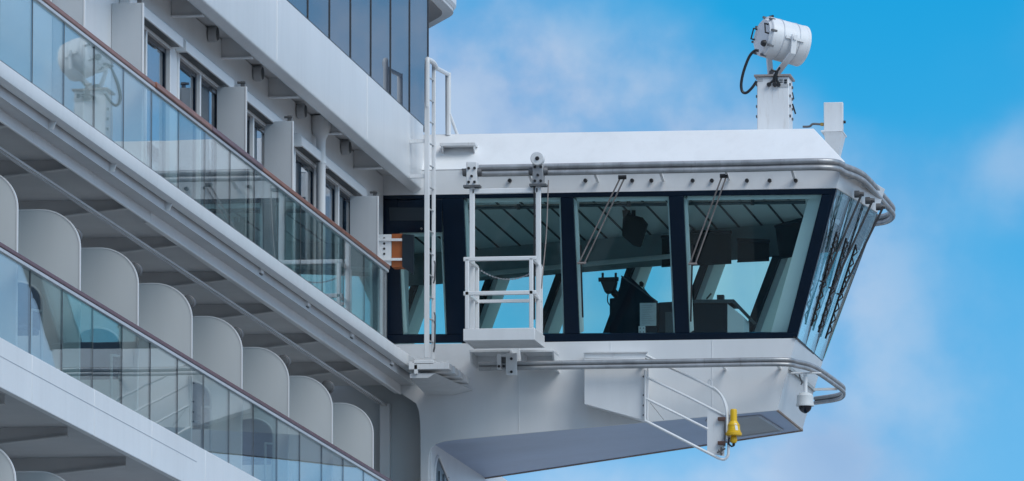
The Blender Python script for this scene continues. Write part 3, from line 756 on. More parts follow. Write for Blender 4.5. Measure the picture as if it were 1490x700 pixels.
for py in (205, 256):
    mb = MB(); c = U(616, py, Y=YLd); mb.bar((XF + .001, YLd + .02, c.z), (xl, YLd + .02, c.z), .05, .05); mb.build('standoff', 'white_worn', lad)
mb = MB(); q = U(603, 519, Y=YLd); mb.box((q.x, YLd - .05, p0.z - .09), (xl + .10, YLd + .5, p0.z - .03)); mb.box((q.x, YLd - .05, p0.z - .22), (q.x + .05, YLd + .5, p0.z - .0901)); mb.build('foot_bracket', 'white_worn', lad, .006)
mb = MB()
for py0, py1 in ((380, 412), (468, 510), (455, 512)):
    a_ = U(632, py0, Y=YLd + .3); b_ = U(631, py1, Y=YLd + .3)
    mb.tube([a_, a_ + Vector((.02, -.05, -.05)), b_ + Vector((.02, -.05, .05)), b_], .011, 6)
mb.build('latch', 'galv_dark', lad)
# stepped platform at the ladder foot
q0 = U(613, 530, Y=-1.55); q1 = U(676, 547, Y=-.7)
stp = thing('boarding_step', 'white serrated step platform at the foot of the ladder', 'step platform', (q0.x, -1, q0.z))
for i in range(4):
    w0 = U(654 + 8*i, 528 + 6*i, Y=-1.5 + .33*i)
    mb = MB()
    mb.box((XL + .04, -1.55 + .36*i, w0.z - .09), (w0.x, -1.55 + .36*i + .30, w0.z - .0))
    nn = 7
    for k in range(nn):
        xx = XL + .06 + (w0.x - XL - .08)*k/(nn - 1); mb.box((xx - .022, -1.55 + .36*i + .004, w0.z + .0005), (xx + .022, -1.55 + .36*i + .02, w0.z + .018))
    mb.build('tread', 'white_worn', stp, .006)
mb = MB(); mb.hexa([(XL + .05, -1.5, q0.z - .18), (XL + .3, -1.5, q0.z - .18), (XL + .42, -.003, q0.z - .26), (XL + .05, -.003, q0.z - .26)],
                   [(XL + .05, -1.5, q0.z - .12), (XL + .4, -1.5, q0.z - .12), (XL + .7, -.003, q0.z - .2), (XL + .05, -.003, q0.z - .2)]); mb.build('support', 'white_worn', stp)

# ================================================================== CLEANING GONDOLA
YG0, YG1 = -1.72, -.72
YM = -1.05
def g0(px, py): return U(px, py, Y=YG0)
gon = thing('maintenance_gondola', 'white open maintenance basket hanging from the wing rail before the first windows', 'gondola', U(735, 500, Y=-1.2))
a0 = g0(674, 478.5); a1 = g0(778, 477); zb_ = g0(674, 496).z
mb = MB(); w_ = .03
mb.box((a0.x, YG0, zb_), (a1.x, YG0 + w_, a0.z)); mb.box((a0.x, YG1 - w_, zb_), (a1.x, YG1, a0.z))
mb.box((a0.x, YG0 + w_, zb_), (a0.x + w_, YG1 - w_, a0.z)); mb.box((a1.x - w_, YG0 + w_, zb_), (a1.x, YG1 - w_, a0.z)); mb.build('kick_plate', 'white_clean', gon, .006)
mb = MB(); n_ = 12
for k in range(n_):
    ya = YG0 + w_ + (YG1 - YG0 - 2*w_)*k/n_
    mb.box((a0.x + w_, ya + .006, zb_ + .012), (a1.x - w_, ya + (YG1 - YG0 - 2*w_)/n_ - .006, zb_ + .045))
mb.build('floor_slat', 'white_worn', gon)
zt_ = g0(730, 376).z; zm = g0(730, 426).z
s_ = .055
for (x, y) in ((a0.x + .05, YG0 + .03), (a1.x - .05, YG0 + .03), (a0.x + .05, YG1 - .03), (a1.x - .05, YG1 - .03)):
    mb = MB(); mb.bar((x, y, a0.z), (x, y, zt_), s_, s_); mb.build('post', 'white_clean', gon, .008)
x0_, x1_ = a0.x + .0, a1.x + .02
for z in (zt_, zm):
    mb = MB(); mb.bar((x0_, YG0 + .03, z), (x1_, YG0 + .03, z), s_, s_); mb.build('rail', 'white_clean', gon, .008)
    for x in (a0.x + .05, a1.x - .05):
        mb = MB(); mb.bar((x, YG0 + .06, z), (x, YG1 - .03, z), .045, .045); mb.build('side_rail', 'white_clean', gon, .006)
mb = MB(); mb.bar((a0.x + .05, YG1 - .03, zm), (a1.x - .05, YG1 - .03, zm), .045, .045); mb.build('back_rail', 'white_clean', gon, .006)
# chain across the back
ch = [Vector((a0.x + .1 + (a1.x - a0.x - .2)*i/40, YG1 - .03, zt_ - .04 - .13*(1 - (2*i/40 - 1)**2))) for i in range(41)]
mb = MB()
for i in range(40):
    d_ = Vector((0, .008, 0)) if i % 2 else Vector((0, 0, .008))
    mb.bar(ch[i] , ch[i+1], .022 if i % 2 else .008, .008 if i % 2 else .022)
mb.build('chain', 'galv', gon)
mL = U(687, 480, Y=YM); mR = U(783.5, 480, Y=YM)
zmt = U(690, 272, Y=YM).z
for m_ in (mL, mR):
    mb = MB(); mb.bar((m_.x, YM, zb_ + .05), (m_.x, YM, zmt), .07, .06); mb.build('mast', 'white_clean', gon, .008)
zc_ = U(735, 278, Y=YM).z
mb = MB(); mb.bar((mL.x, YM, zc_), (mR.x, YM, zc_), .06, .07); mb.build('cross_bar', 'white_clean', gon, .008)
mb = MB(); mb.bar((mR.x - .05, YM - .05, zm - .3), (mR.x - .05, YM - .05, zmt), .02, .02); mb.build('cable_guide', 'black', gon)
for i, m_ in enumerate((mL, mR)):
    mb = MB(); mb.box((m_.x - .075, YM - .06, zmt + .001), (m_.x + .075, YM + .10, zmt + (.34 if i == 0 else .30))); tr = mb.build('trolley', 'white_worn' if i == 0 else 'galv', gon, .01)
    for dz in (.06, .14, .25):
        for dx in ((-.04, .04) if dz != .14 else (0,)):
            mb = MB(); mb.lathe((m_.x + dx, YM - .06, zmt + dz), (0, -.03, 0), [(0, .02), (1, .016)], 10); mb.build('bolt', 'black', tr)
    mb = MB(); mb.box((m_.x - .115, YM - .08, zmt - .012), (m_.x + .115, YM + .09, zmt - .0005 + .02)); mb.lathe((m_.x - .13, YM, zmt + .2), (.26, 0, 0), [(0, .05), (.2, .06), (.25, .035), (.75, .035), (.8, .06), (1, .05)], 14); mb.build('roller', 'galv_dark', tr)
    if i == 1:
        mb = MB(); mb.lathe((m_.x, YM - .03, zmt + .36), (0, -.09, 0), [(0, .095), (.8, .095), (1, .085)], 24); wh = mb.build('wheel', 'white_worn', tr)
        mb = MB(); mb.lathe((m_.x, YM - .121, zmt + .36), (0, -.02, 0), [(0, .03), (1, .02)], 12); mb.build('hub', 'black', wh)
rp = [U(798, 262, Y=YM), U(797, 290, Y=YM), U(795, 340, Y=YM), U(790, 395, Y=YM), U(788, 420, Y=YM)]
mb = MB(); mb.tube(smooth_path(rp, 4), .008, 6); mb.build('rope', 'wiperpale', gon)
# lower guide shoe on the lower track and the shelf brackets behind
shoe = thing('guide_shoe', 'steel guide shoe under the gondola clamped to the lower rail', 'guide shoe', U(740, 530, Y=-.7))
def ybox(mbx, x0, y0, x1, y1, Y, d):
    a_ = U(x0, y0, Y=Y); b_ = U(x1, y1, Y=Y); mbx.box(a_, b_ + Vector((0, d, 0)))
mb = MB(); ybox(mb, 736, 514, 752, 546, -.66, .04); mb.build('plate', 'white_worn', shoe, .006)
mb = MB(); ybox(mb, 723, 515, 729, 537, -.66, .14); ybox(mb, 729.2, 515, 735.8, 519, -.66, .14); mb.build('bracket', 'white_worn', shoe, .006)
for (px, py) in ((744, 522), (744, 541), (726, 533), (733, 533)):
    mb = MB(); c = U(px, py, Y=-.665); mb.lathe(c, (0, -.02, 0), [(0, .02), (1, .016)], 10); mb.build('bolt', 'black', shoe)
mb = MB(); ybox(mb, 729.5, 520, 735.5, 528, -.62, .05); mb.build('roller', 'galv_dark', shoe)
for nm, (xa, xb), lb in (('bracket_shelf', (683, 742), 'white angle bracket shelf on the apron under the gondola, inboard one'), ('bracket_shelf', (757, 806), 'white angle bracket shelf on the apron under the gondola, outboard one')):
    c0 = U(xa, 510.5, Y=-.55); c1 = U(xb, 510.5, Y=-.55)
    o = thing(nm, lb, 'bracket', c0, 'angle bracket shelves under the gondola')
    mb = MB(); mb.box((c0.x, -.55, c0.z - .02), (c1.x, -.003, c0.z + .012)); mb.build('top_plate', 'white_worn', o, .004)
    for xx in (c0.x, c1.x - .03):
        mb = MB(); mb.prism([(xx, -.54, c0.z - .021), (xx, -.003, c0.z - .021), (xx, -.003, c0.z - .18), (xx, -.42, c0.z - .16)], (.025, 0, 0)); mb.build('gusset', 'white_worn', o)

# ================================================================== STOWAGE BOX + BEACON GATE
YB = -.36
bx = thing('stowage_box', 'white plate box with sloping foot fixed to the apron beside the beacon gate', 'box', U(895, 560, Y=-.2))
mb = MB(); mb.prism([U(850, 522, Y=YB), U(938, 521, Y=YB), U(938, 612, Y=YB), U(850, 588, Y=YB)], (0, .357, 0)); mb.build('body', 'white_clean', bx, .006)
mb = MB(); mb.prism([U(850, 513, Y=YB + .12), U(941, 512, Y=YB + .12), U(941, 521, Y=YB + .12), U(850, 521.5, Y=YB + .12)], (0, .237, 0)); mb.build('top_box', 'white_clean', bx, .006)
mb = MB(); mb.bar(U(849, 513, Y=YB + .11), U(943, 512.2, Y=YB + .11), .06, .015); mb.build('top_flange', 'white_worn', bx)
mb = MB(); mb.bar(U(893, 513, Y=YB + .112), U(893, 521, Y=YB + .112), .012, .012); mb.build('rib', 'white_worn', bx)
mb = MB()
for py in (548, 575, 590, 604):
    c = U(936.5, py, Y=YB - .004); mb.lathe(c, (0, -.012, 0), [(0, .014), (1, .011)], 8)
mb.build('hinge_bolt', 'black', bx)
gate = thing('beacon_gate', 'swung out white tubular frame with plate that carries the yellow beacon', 'gate', U(940, 600, Y=-.45))
YGt = -.42
def gp(px, py): return U(px, py, Y=YGt)
for q_ in (((939, 538), (938.5, 612), .018), ((942.8, 536), (942, 611), .014)):
    mb = MB(); mb.tube([gp(*q_[0]), gp(*q_[1])], q_[2], 8); mb.build('hinge_post', 'white_clean', gate)
outer = [gp(940, 517), gp(975, 535), gp(1010, 551), gp(1036, 564)]
curve = smooth_path([gp(1036, 564), gp(1046, 571.5), gp(1054, 583), gp(1058.5, 599), gp(1059.5, 620), gp(1060, 655), gp(1058.5, 664), gp(1053.5, 668.5), gp(1046, 667)], 5)
mb = MB(); mb.tube(outer[:-1] + curve + [gp(1040, 664), gp(938.5, 612)], .019, 8); mb.build('outer_frame', 'white_clean', gate)
mb = MB(); mb.tube([p_ + Vector((.02, -.05, .0)) for p_ in smooth_path([gp(1036, 564), gp(1046, 573), gp(1053, 588), gp(1056, 606), gp(1056, 640)], 5)], .014, 8); mb.build('inner_bow', 'white_clean', gate)
mb = MB(); mb.tube([gp(941, 549), gp(1000, 577), gp(1054, 604.5)], .017, 8); mb.build('rail', 'white_clean', gate)
mb = MB(); mb.tube([gp(940, 580), gp(985, 602), gp(1030, 624.5)], .017, 8); mb.build('rail', 'white_clean', gate)
mb = MB(); mb.tube([gp(946, 586), gp(966, 611)], .004, 6); mb.build('wire_stay', 'galv_dark', gate)
mb = MB(); mb.prism([gp(1029, 594.5), gp(1054, 606), gp(1054, 664), gp(1040, 661.5), gp(1029, 656)], (0, .012, 0)); pt_ = mb.build('mount_plate', 'white_worn', gate)
mb = MB(); ey = smooth_path([gp(1031.5, 562), gp(1031, 555), gp(1033, 552.3), gp(1035, 555), gp(1035.5, 563)], 4); mb.tube(ey, .009, 6); mb.build('lifting_eye', 'white_clean', gate)
for py in (610, 645):
    mb = MB(); a_ = gp(1045, py - 2.5); b_ = gp(1056, py + 2.5); mb.box(a_ + Vector((0, -.06, 0)), b_ + Vector((0, -.002, 0))); mb.build('clamp', 'brown', gate, .004)
mb = MB()
for a_, b_ in (((1044, 659), (1056, 653)), ((1046, 655), (1052, 661)), ((1050, 651), (1050, 663)), ((1055, 612), (1055, 650))):
    mb.tube([gp(*a_) + Vector((0, -.04, 0)), gp(*b_) + Vector((0, -.04, 0))], .012, 6)
mb.build('release_catch', 'galv_dark', gate)
bc = thing('distress_beacon', 'bright yellow distress beacon strapped upright to the end of the tubular gate', 'beacon', U(1067, 640, Y=YGt))
def bz(py): return U(1067, py, Y=YGt - .02).z
bx_ = U(1067.5, 620, Y=YGt - .02).x
def bp(py): return Vector((bx_, YGt - .02, bz(py)))
mb = MB(); mb.lathe(bp(618), bp(595) - bp(618), [(0, .048), (.9, .047), (.97, .042), (1, .02)], 20); mb.build('antenna_cap', 'yellow', bc)
mb = MB(); mb.lathe(bp(633), bp(613) - bp(633), [(0, .098), (.3, .098), (.33, .088), (.72, .084), (.86, .066), (1, .052)], 24); mb.build('body', 'yellow', bc)
mb = MB(); mb.lathe(bp(619.5), bp(617.5) - bp(619.5), [(0, .0), (.01, .089), (1, .082)], 24); mb.build('strap', 'yellow_dk', bc)
mb = MB(); mb.lathe(bp(634.5), bp(629) - bp(634.5), [(0, .098), (.2, .112), (.8, .112), (1, .1005)], 24); mb.build('flange', 'yellow_dk', bc)
mb = MB(); mb.lathe(bp(645.5), bp(634.6) - bp(645.5), [(0, .015), (.12, .038), (.4, .050), (.8, .046), (1, .035)], 20); mb.build('float', 'yellow_dk', bc)
mb = MB(); mb.lathe(bp(649), bp(645.6) - bp(649), [(0, .015), (1, .022)], 10); c = bp(640); mb.tube([c + Vector((-.06, 0, .03)), c + Vector((-.075, 0, -.05)), c + Vector((-.03, 0, -.09)), c + Vector((0, 0, -.08))], .012, 6); mb.build('tail', 'black', bc)
mb = MB(); mb.prism([bp(628) + Vector((.035, -.085, 0)), bp(628) + Vector((.07, -.062, 0)), bp(617) + Vector((.05, -.062, 0)), bp(617) + Vector((.02, -.075, 0))], (.002, -.004, 0)); mb.build('label_patch', 'white_clean', bc)

# ================================================================== DOME CAMERA
dc = thing('dome_camera', 'white dome security camera hanging under the outboard end of the wing', 'security camera', U(1168, 590, Y=.5))
YD = .25
def dp_(px, py): return U(px, py, Y=YD)
mb = MB(); mb.bar(dp_(1148, 543), dp_(1195, 543), .05, .022); mb.build('arm', 'white_clean', dc, .006)
mb = MB(); mb.cyl(dp_(1172, 545), dp_(1172, 571), .028, .028, 14); mb.build('stem', 'white_clean', dc)
mb = MB(); tp = dp_(1171.5, 571); bt = dp_(1171.5, 591); mb.lathe(tp, bt - tp, [(0, .045), (.08, .085), (.25, .112), (.8, .117), (.9, .125), (1, .125)], 28); mb.build('housing', 'panel', dc)
mb = MB(); mb.lathe(dp_(1171.5, 591), (0, 0, -.10), [(0, .092), (.3, .088), (.6, .072), (.85, .045), (1, .01)], 24); mb.build('dome_lens', 'lens', dc)
mb = MB(); ch = [dp_(1163, 545), dp_(1164.5, 551), dp_(1167, 557), dp_(1165.5, 560)]
mb.tube(ch, .010, 6); mb.build('safety_chain', 'galv_dark', dc)

# ================================================================== SEARCHLIGHT
YP = .75
ped = thing('searchlight_pedestal', 'white steel box pedestal under the searchlight on the wing roof', 'pedestal', U(1127, 185, Y=YP))
a_ = U(1101.5, 112, Y=YP); b_ = U(1148, 187, Y=YP)
zpt, zpb = a_.z, zr_ - .05
dpt = .50
mb = MB(); mb.box((a_.x, YP, zpb), (b_.x, YP + dpt, zpt)); mb.build('cabinet', 'white_worn', ped, .01)
mb = MB(); mb.box((a_.x - .04, YP - .035, zpt + .0005), (b_.x + .03, YP + dpt + .05, zpt + .03)); mb.build('top_plate', 'wiperpale', ped, .004)
mb = MB()
for zz in (zpt - .12, zpt - .28, zpt - .42, zpt - .56):
    mb.box((a_.x - .022, YP + .05, zz), (a_.x - .0005, YP + .09, zz + .035)); mb.box((b_.x + .0005, YP + .06, zz), (b_.x + .02, YP + .10, zz + .035)); mb.box((b_.x + .0005, YP + .38, zz), (b_.x + .02, YP + .42, zz + .035))
mb.build('hinge', 'galv_dark', ped)
mb = MB(); ybox(mb, 1134, 122.5, 1147, 127, YP - .006, .0055); ybox(mb, 1103, 114.5, 1110, 118.5, YP - .006, .0055); mb.build('data_plate', 'grey_plate', ped)
mb = MB(); ybox(mb, 1141, 115.5, 1145, 118, YP - .012, .0115); ybox(mb, 1141, 119, 1145, 121.2, YP - .012, .0115); ybox(mb, 1134, 115.8, 1139, 117, YP - .008, .0075); ybox(mb, 1134, 118.8, 1139, 120, YP - .008, .0075); mb.build('control_knob', 'black', ped)
mb = MB(); p_ = Vector((b_.x + .03, YP + .2, zpt - .36)); mb.tube([p_, p_ + Vector((.03, .1, -.12))], .012, 6); mb.tube([p_ + Vector((0, 0, .16)), p_ + Vector((.01, .08, .08))], .008, 6); mb.build('door_latch', 'black', ped)

sl = thing('searchlight', 'large white drum searchlight on a yoke on top of the wing roof', 'searchlight', U(1128, 110, Y=YP + .2))
cL = U(1138.5, 60, Y=YP + .28)
ax = Vector((.80, .55, -.165)).normalized()
Ld = .60; Rd = .285
back = cL - ax*Ld/2
mb = MB(); mb.lathe(back, ax*Ld, [(0, Rd*.93), (.02, Rd*.985), (.05, Rd), (.93, Rd), (.935, Rd*1.012), (1, Rd*1.012), (1.0, Rd*.95), (.94, Rd*.93)], 48); mb.build('drum', 'white_worn', sl)
for t_ in (.17, .42):
    mb = MB(); mb.lathe(back + ax*t_, ax*.018, [(0, Rd + .001), (.2, Rd + .006), (.8, Rd + .006), (1, Rd + .001)], 48); mb.build('drum_band', 'alu', sl)
mb = MB(); mb.lathe(back - ax*.03, ax*.03, [(0, Rd*.80), (.7, Rd*.86), (1, Rd*.90)], 48); bk_ = mb.build('back_cover', 'white_worn', sl)
mb = MB(); mb.lathe(back + ax*Ld*.93, ax*.02, [(0, Rd*.92), (1, Rd*.6)], 40); mb.build('front_glass', 'lens', sl)
sd = ax.cross(Vector((0, 0, 1))).normalized(); uv = sd.cross(ax).normalized()     # sd points to viewer's side
def rim(ang, rr, t): return back + ax*t + (sd*math.cos(rad(ang)) + uv*math.sin(rad(ang)))*rr
for a1 in (18, 162):
    mb = MB(); h0, h1 = rim(a1 - 16, Rd*.72, -.03), rim(a1 + 26, Rd*.72, -.03)
    mb.tube([h0, h0 - ax*.055, h1 - ax*.055, h1], .013, 8); mb.build('handle', 'black', bk_)
for a1 in range(10, 370, 45):
    mb = MB(); q = rim(a1, Rd*.97, .0); mb.bar(q - ax*.03, q + ax*.055, .03, .028); mb.build('clip', 'galv_dark', sl)
mb = MB(); q0_ = rim(100, Rd + .012, .07); q1_ = rim(78, Rd + .012, .07); mb.bar(q0_, q1_, .04, .02, ax); mb.build('top_clip', 'black', sl)
mb = MB(); q = rim(-40, Rd*.75, -.05); mb.lathe(q, -ax*.05, [(0, .05), (.6, .045), (1, .03)], 12); mb.build('cable_gland', 'black', sl)
mb = MB(); q = cL + sd*(Rd + .02); mb.bar(q - ax*.11, q + ax*.18, .016, .035, uv); mb.build('trunnion_bar', 'white_worn', sl)
base = Vector((cL.x - .13, cL.y, zpt + .03))
for sgn in (1, -1):
    tpn = cL + sd*sgn*(Rd + .055) + uv*.05
    kn = Vector((tpn.x - .03, tpn.y, zpt + .31)); ft = base + sd*sgn*.07 + Vector((0, 0, .02))
    mb = MB(); mb.bar(tpn, kn, .085, .035, sd); mb.bar(kn + Vector((0, 0, .012)), ft, .085, .034, sd); mb.build('yoke_arm', 'white_worn', sl, .006)
mb = MB(); mb.lathe(base, (0, 0, .09), [(0, .10), (.3, .10), (.35, .06), (1, .055)], 20); mb.build('swivel', 'galv_dark', sl)
mb = MB(); mb.cyl(cL + sd*(Rd + .0), cL + sd*(Rd + .09), .035, .03, 14); mb.build('pivot', 'white_worn', sl)
def cp(px, py, Y=YP - .06): return U(px, py, Y=Y)
mb = MB(); mb.tube(smooth_path([cp(1104, 74), cp(1098, 74), cp(1090, 83), cp(1082, 104), cp(1078.5, 122), cp(1080, 133), cp(1086, 135), cp(1094, 128), cp(1101, 118)], 6), .020, 8); mb.build('power_cable', 'cable', sl)
for pth in (((1130, 104), (1127, 110), (1125, 117), (1119, 122)), ((1130, 104), (1128, 112), (1127.5, 122)), ((1131, 104), (1130, 114), (1133, 122)), ((1122, 101), (1130, 104), (1135, 98))):
    mb = MB(); mb.tube(smooth_path([cp(*q, YP - .03) for q in pth], 4), .016, 6); mb.build('control_cable', 'cable', sl)
mb = MB()
for px in (1119, 1127.5, 1133): mb.lathe(cp(px, 123.5, YP - .003), (0, -.05, 0), [(0, .03), (1, .028)], 10)
mb.build('plug', 'black', sl)

# roof corner plate housing
rb = thing('junction_housing', 'white folded plate housing on the outboard corner of the wing roof', 'housing', U(1213, 222, Y=.5))
YJ = .7
def jp(px, py, Y=YJ): return U(px, py, Y=Y)
mb = MB(); q0_, q1_ = jp(1198.5, 149), jp(1226.5, 189); mb.box((q0_.x, YJ, q1_.z), (q1_.x, YJ + .10, q0_.z)); mb.build('upper_box', 'white_worn', rb, .006)
mb = MB(); q2, q3 = jp(1194.5, 188.5), jp(1226, 189.8); mb.box((q2.x, YJ - .02, q1_.z - .022), (q3.x + .0, YJ + .62, q1_.z - .0005)); mb.build('flange', 'white_worn', rb, .003)
zf = q1_.z - .0225
lo = jp(1215, 232)
mb = MB(); mb.hexa([(q0_.x + .02, YJ + .30, lo.z), (lo.x, YJ + .30, lo.z), (lo.x, YJ + .55, lo.z), (q0_.x + .02, YJ + .55, lo.z)], [(q0_.x, YJ + .0, zf), (q1_.x - .01, YJ + .0, zf), (q1_.x - .01, YJ + .5, zf), (q0_.x, YJ + .5, zf)]); mb.build('leg', 'white_worn', rb, .006)
mb = MB(); mb.tube(smooth_path([jp(1168, 184.5, .72), jp(1178, 184, .72), jp(1183, 180.5, .72), jp(1195, 181, .72), jp(1199, 180.5, .72)], 5), .016, 8); mb.build('conduit', 'galv_dark', rb)
mb = MB(); mb.cyl(jp(1194, 181, .72), jp(1198.5, 181, .72), .024, .024, 10); mb.build('gland', 'brass', rb)
mb = MB(); q = jp(1227, 177); mb.cyl(q + Vector((0, .04, 0)), q + Vector((.03, .04, 0)), .022, .02, 10); mb.build('gland', 'black', rb)

# ================================================================== WIPERS
def near_wiper(x0, y0, x1, y1, x2, y2, label):
    a_ = W(x0, y0, .22); b_ = W(x1, y1, .04); c_ = W(x2, y2, .04)
    o = thing('window_wiper', label, 'wiper', a_, 'wipers on the long window face')
    for d_ in (-.025, .035):
        mb = MB(); mb.tube([a_ + Vector((d_, 0, 0)), b_ + Vector((d_*1.3, 0, 0))], .011, 6); mb.build('arm', 'wiperpale', o)
    mb = MB(); mb.lathe(a_ + Vector((-.05, 0, .01)), (.11, 0, .0), [(0, .03), (1, .03)], 12); mb.build('pivot', 'black', o)
    mb = MB(); up_ = (b_ - c_).normalized(); mb.bar(b_ + up_*.25, c_, .022, .018); mb.build('blade', 'black', o)
    mb = MB(); mb.tube([b_ + Vector((-.05, -.01, 0)), b_ + Vector((.07, -.01, 0))], .016, 8); mb.build('blade_clip', 'wiperpale', o)
near_wiper(905, 259, 845.5, 383, 848, 462, 'pale double arm wiper hanging over the middle window')
near_wiper(1053, 257, 1007, 384, 1005, 468, 'pale double arm wiper hanging over the outboard long window')
# wipers on the raked end face
def ept(s, z, off): return endp(s, z) + en*off
for i, lb in enumerate(('black wiper on the raked end windows, closest to the corner post', 'black wiper on the raked end windows, middle of three', 'black wiper on the raked end windows, farthest from the corner post')):
    s_top = .33 + .26*i
    o = thing('end_wiper', lb, 'wiper', ept(s_top, 1.05, .12), 'wipers on the raked end windows')
    tpv = ept(s_top, 1.04, .14); btm = ept(s_top - .10, .42, .05)
    for d_ in (-.05, .05):
        mb = MB(); mb.tube([tpv + Vector((0, d_, 0)), btm + Vector((0, d_*.8, 0))], .009, 6); mb.build('arm', 'wiper', o)
    mb = MB(); kk = 9
    for k in range(kk):
        a_ = tpv.lerp(btm, (k + .5)/kk); b_ = tpv.lerp(btm, (k + 1.3)/kk); sg = 1 if k % 2 else -1
        mb.tube([a_ + Vector((0, .045*sg, 0)), b_ + Vector((0, -.045*sg, 0))], .006, 5)
    mb.build('arm_reflection_zigzag', 'wiper', o)  # zigzag bars imitate the arms together with their reflections in the panes
    mb = MB()
    for k in range(8):
        z0 = .74 - .075*k; sa = s_top - .13 + .05*(k/8)
        mb.tube([ept(sa, z0, .04), ept(sa + .018, z0 - .035, .075), ept(sa + .004, z0 - .07, .04)], .011, 5)
    mb.build('blade_claw', 'wiper', o)
    mb = MB(); mb.lathe(tpv + Vector((-.1, 0, 0)), (.13, 0, 0), [(0, .05), (.5, .05), (.55, .035), (1, .03)], 12); mb.build('pivot', 'galv_dark', o)
    mb = MB(); mb.bar(ept(s_top - .13, .75, .035), ept(s_top - .08, .12, .035), .02, .02); mb.build('blade', 'black', o)
    mb = MB(); c = btm; mb.bar(c + Vector((-.04, -.06, 0)), c + Vector((.0, .06, 0)), .04, .02); mb.build('blade_clip', 'wiper', o)

# ================================================================== BRIDGE INTERIOR
def isl(name, label, cat, poly, Y, depth, mat, group=None):
    o = thing(name, label, cat, U(poly[0][0], poly[0][1], Y=Y), group)
    mb = MB(); mb.prism([U(px, py, Y=Y) for px, py in poly], (0, depth, 0)); mb.build('cabinet', mat, o, .012)
    return o
YI = .8
def ip(px, py, Y=YI): return U(px, py, Y=Y)
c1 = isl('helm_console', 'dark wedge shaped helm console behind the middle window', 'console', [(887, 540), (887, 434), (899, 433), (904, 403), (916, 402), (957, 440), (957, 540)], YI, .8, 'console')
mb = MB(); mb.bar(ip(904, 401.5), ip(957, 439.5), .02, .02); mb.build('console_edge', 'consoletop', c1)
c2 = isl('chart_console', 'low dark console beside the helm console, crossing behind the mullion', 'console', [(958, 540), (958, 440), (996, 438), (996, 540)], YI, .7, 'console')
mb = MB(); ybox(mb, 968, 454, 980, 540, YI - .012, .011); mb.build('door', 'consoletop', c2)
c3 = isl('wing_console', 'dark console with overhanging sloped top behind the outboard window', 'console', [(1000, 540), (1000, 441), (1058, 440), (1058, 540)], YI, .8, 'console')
mb = MB(); mb.prism([ip(998, 436, YI - .03), ip(1068, 435.5, YI - .03), ip(1093, 462, YI + .25), ip(1088, 463.5, YI + .25), ip(1066, 440.5, YI - .03), ip(998, 441, YI - .03)], (0, .75, 0)); mb.build('top', 'consoletop', c3)
mb = MB(); mb.prism([ip(1058.5, 442), ip(1082, 461), ip(1082, 540), ip(1058.5, 540)], (0, .7, 0)); mb.build('side_panel', 'intgrey', c3)
mb = MB(); ybox(mb, 1043, 429, 1053, 435.5, YI + .2, .12); mb.build('switch_box', 'black', c3)
mb = MB(); mb.tube([ip(1028, 435), ip(1035, 427)], .012, 6); mb.build('microphone', 'black', c3)
rpt = thing('bearing_repeater', 'dark bearing repeater with two upright prongs beside the helm console', 'bearing repeater', ip(880, 420))
mb = MB(); mb.prism([ip(873, 408, YI + .1), ip(897, 407, YI + .1), ip(893, 425, YI + .1), ip(880, 426, YI + .1)], (0, .2, 0)); mb.build('body', 'black', rpt, .02)
mb = MB(); mb.cyl(ip(871, 407, YI + .2), ip(900, 406, YI + .2), .03, .03, 12); mb.build('ring', 'black', rpt)
for px in (877, 896):
    mb = MB(); mb.bar(ip(px, 407, YI + .2), ip(px, 397, YI + .2), .03, .03); mb.build('prong', 'black', rpt)
mb = MB(); mb.tube(smooth_path([ip(885, 426, YI + .2), ip(884, 438, YI + .2), ip(888, 445, YI + .2)], 5), .008, 6); mb.tube([ip(893, 425, YI + .2), ip(903, 436, YI + .2)], .05, 8); mb.build('stalk', 'black', rpt)
mic = thing('gooseneck_microphone', 'thin gooseneck microphone on the sloping helm console top', 'microphone', ip(940, 425))
mb = MB(); mb.tube(smooth_path([ip(947, 432), ip(940, 424), ip(934, 415)], 4), .007, 6); mb.build('neck', 'black', mic)
mb = MB(); mb.lathe(ip(935, 417), ip(932, 410) - ip(935, 417), [(0, .015), (.4, .035), (1, .02)], 10); mb.build('head', 'black', mic)
pp = thing('paper_notice', 'pale paper notice taped to the console side behind the middle window', 'notice', ip(943, 460))
mb = MB(); ybox(mb, 931, 441, 955, 474, YI - .02, .004); mb.build('sheet', 'paper', pp)
mb = MB()
for k in range(9):
    ybox(mb, 934, 444 + 3.2*k, 951 - (k*5 % 7), 445 + 3.2*k, YI - .022, .0015)
mb.build('text_line', 'grey_plate', pp)
ps = thing('socket_plate', 'small white socket plate under the paper notice on the console', 'socket plate', ip(933, 480))
mb = MB(); ybox(mb, 929, 474.5, 939, 490, YI - .02, .012); mb.build('plate', 'intgrey', ps, .003)
mb = MB()
for px in (931.5, 936.5):
    for py in (477.5, 483): mb.lathe(ip(px, py, YI - .021), (0, -.008, 0), [(0, .008), (1, .006)], 8)
mb.build('screw', 'black', ps)
mn = thing('ceiling_monitor', 'dark monitor tilted under the ceiling behind the middle window', 'monitor', ip(925, 300))
mb = MB(); mb.prism([ip(906, 318, 1.2), ip(912, 312, 1.2), ip(934, 318, 1.2), ip(942, 328, 1.2), ip(932, 360, 1.2), ip(922, 358, 1.2), ip(905, 343, 1.2)], (.0, .12, .03)); mb.build('screen_case', 'black', mn, .01)
mb = MB(); mb.bar(ip(910, 298, 1.25), ip(913, 322, 1.25), .10, .08); mb.bar(ip(922, 298, 1.25), ip(922, 318, 1.25), .05, .05); mb.build('mount', 'black', mn)
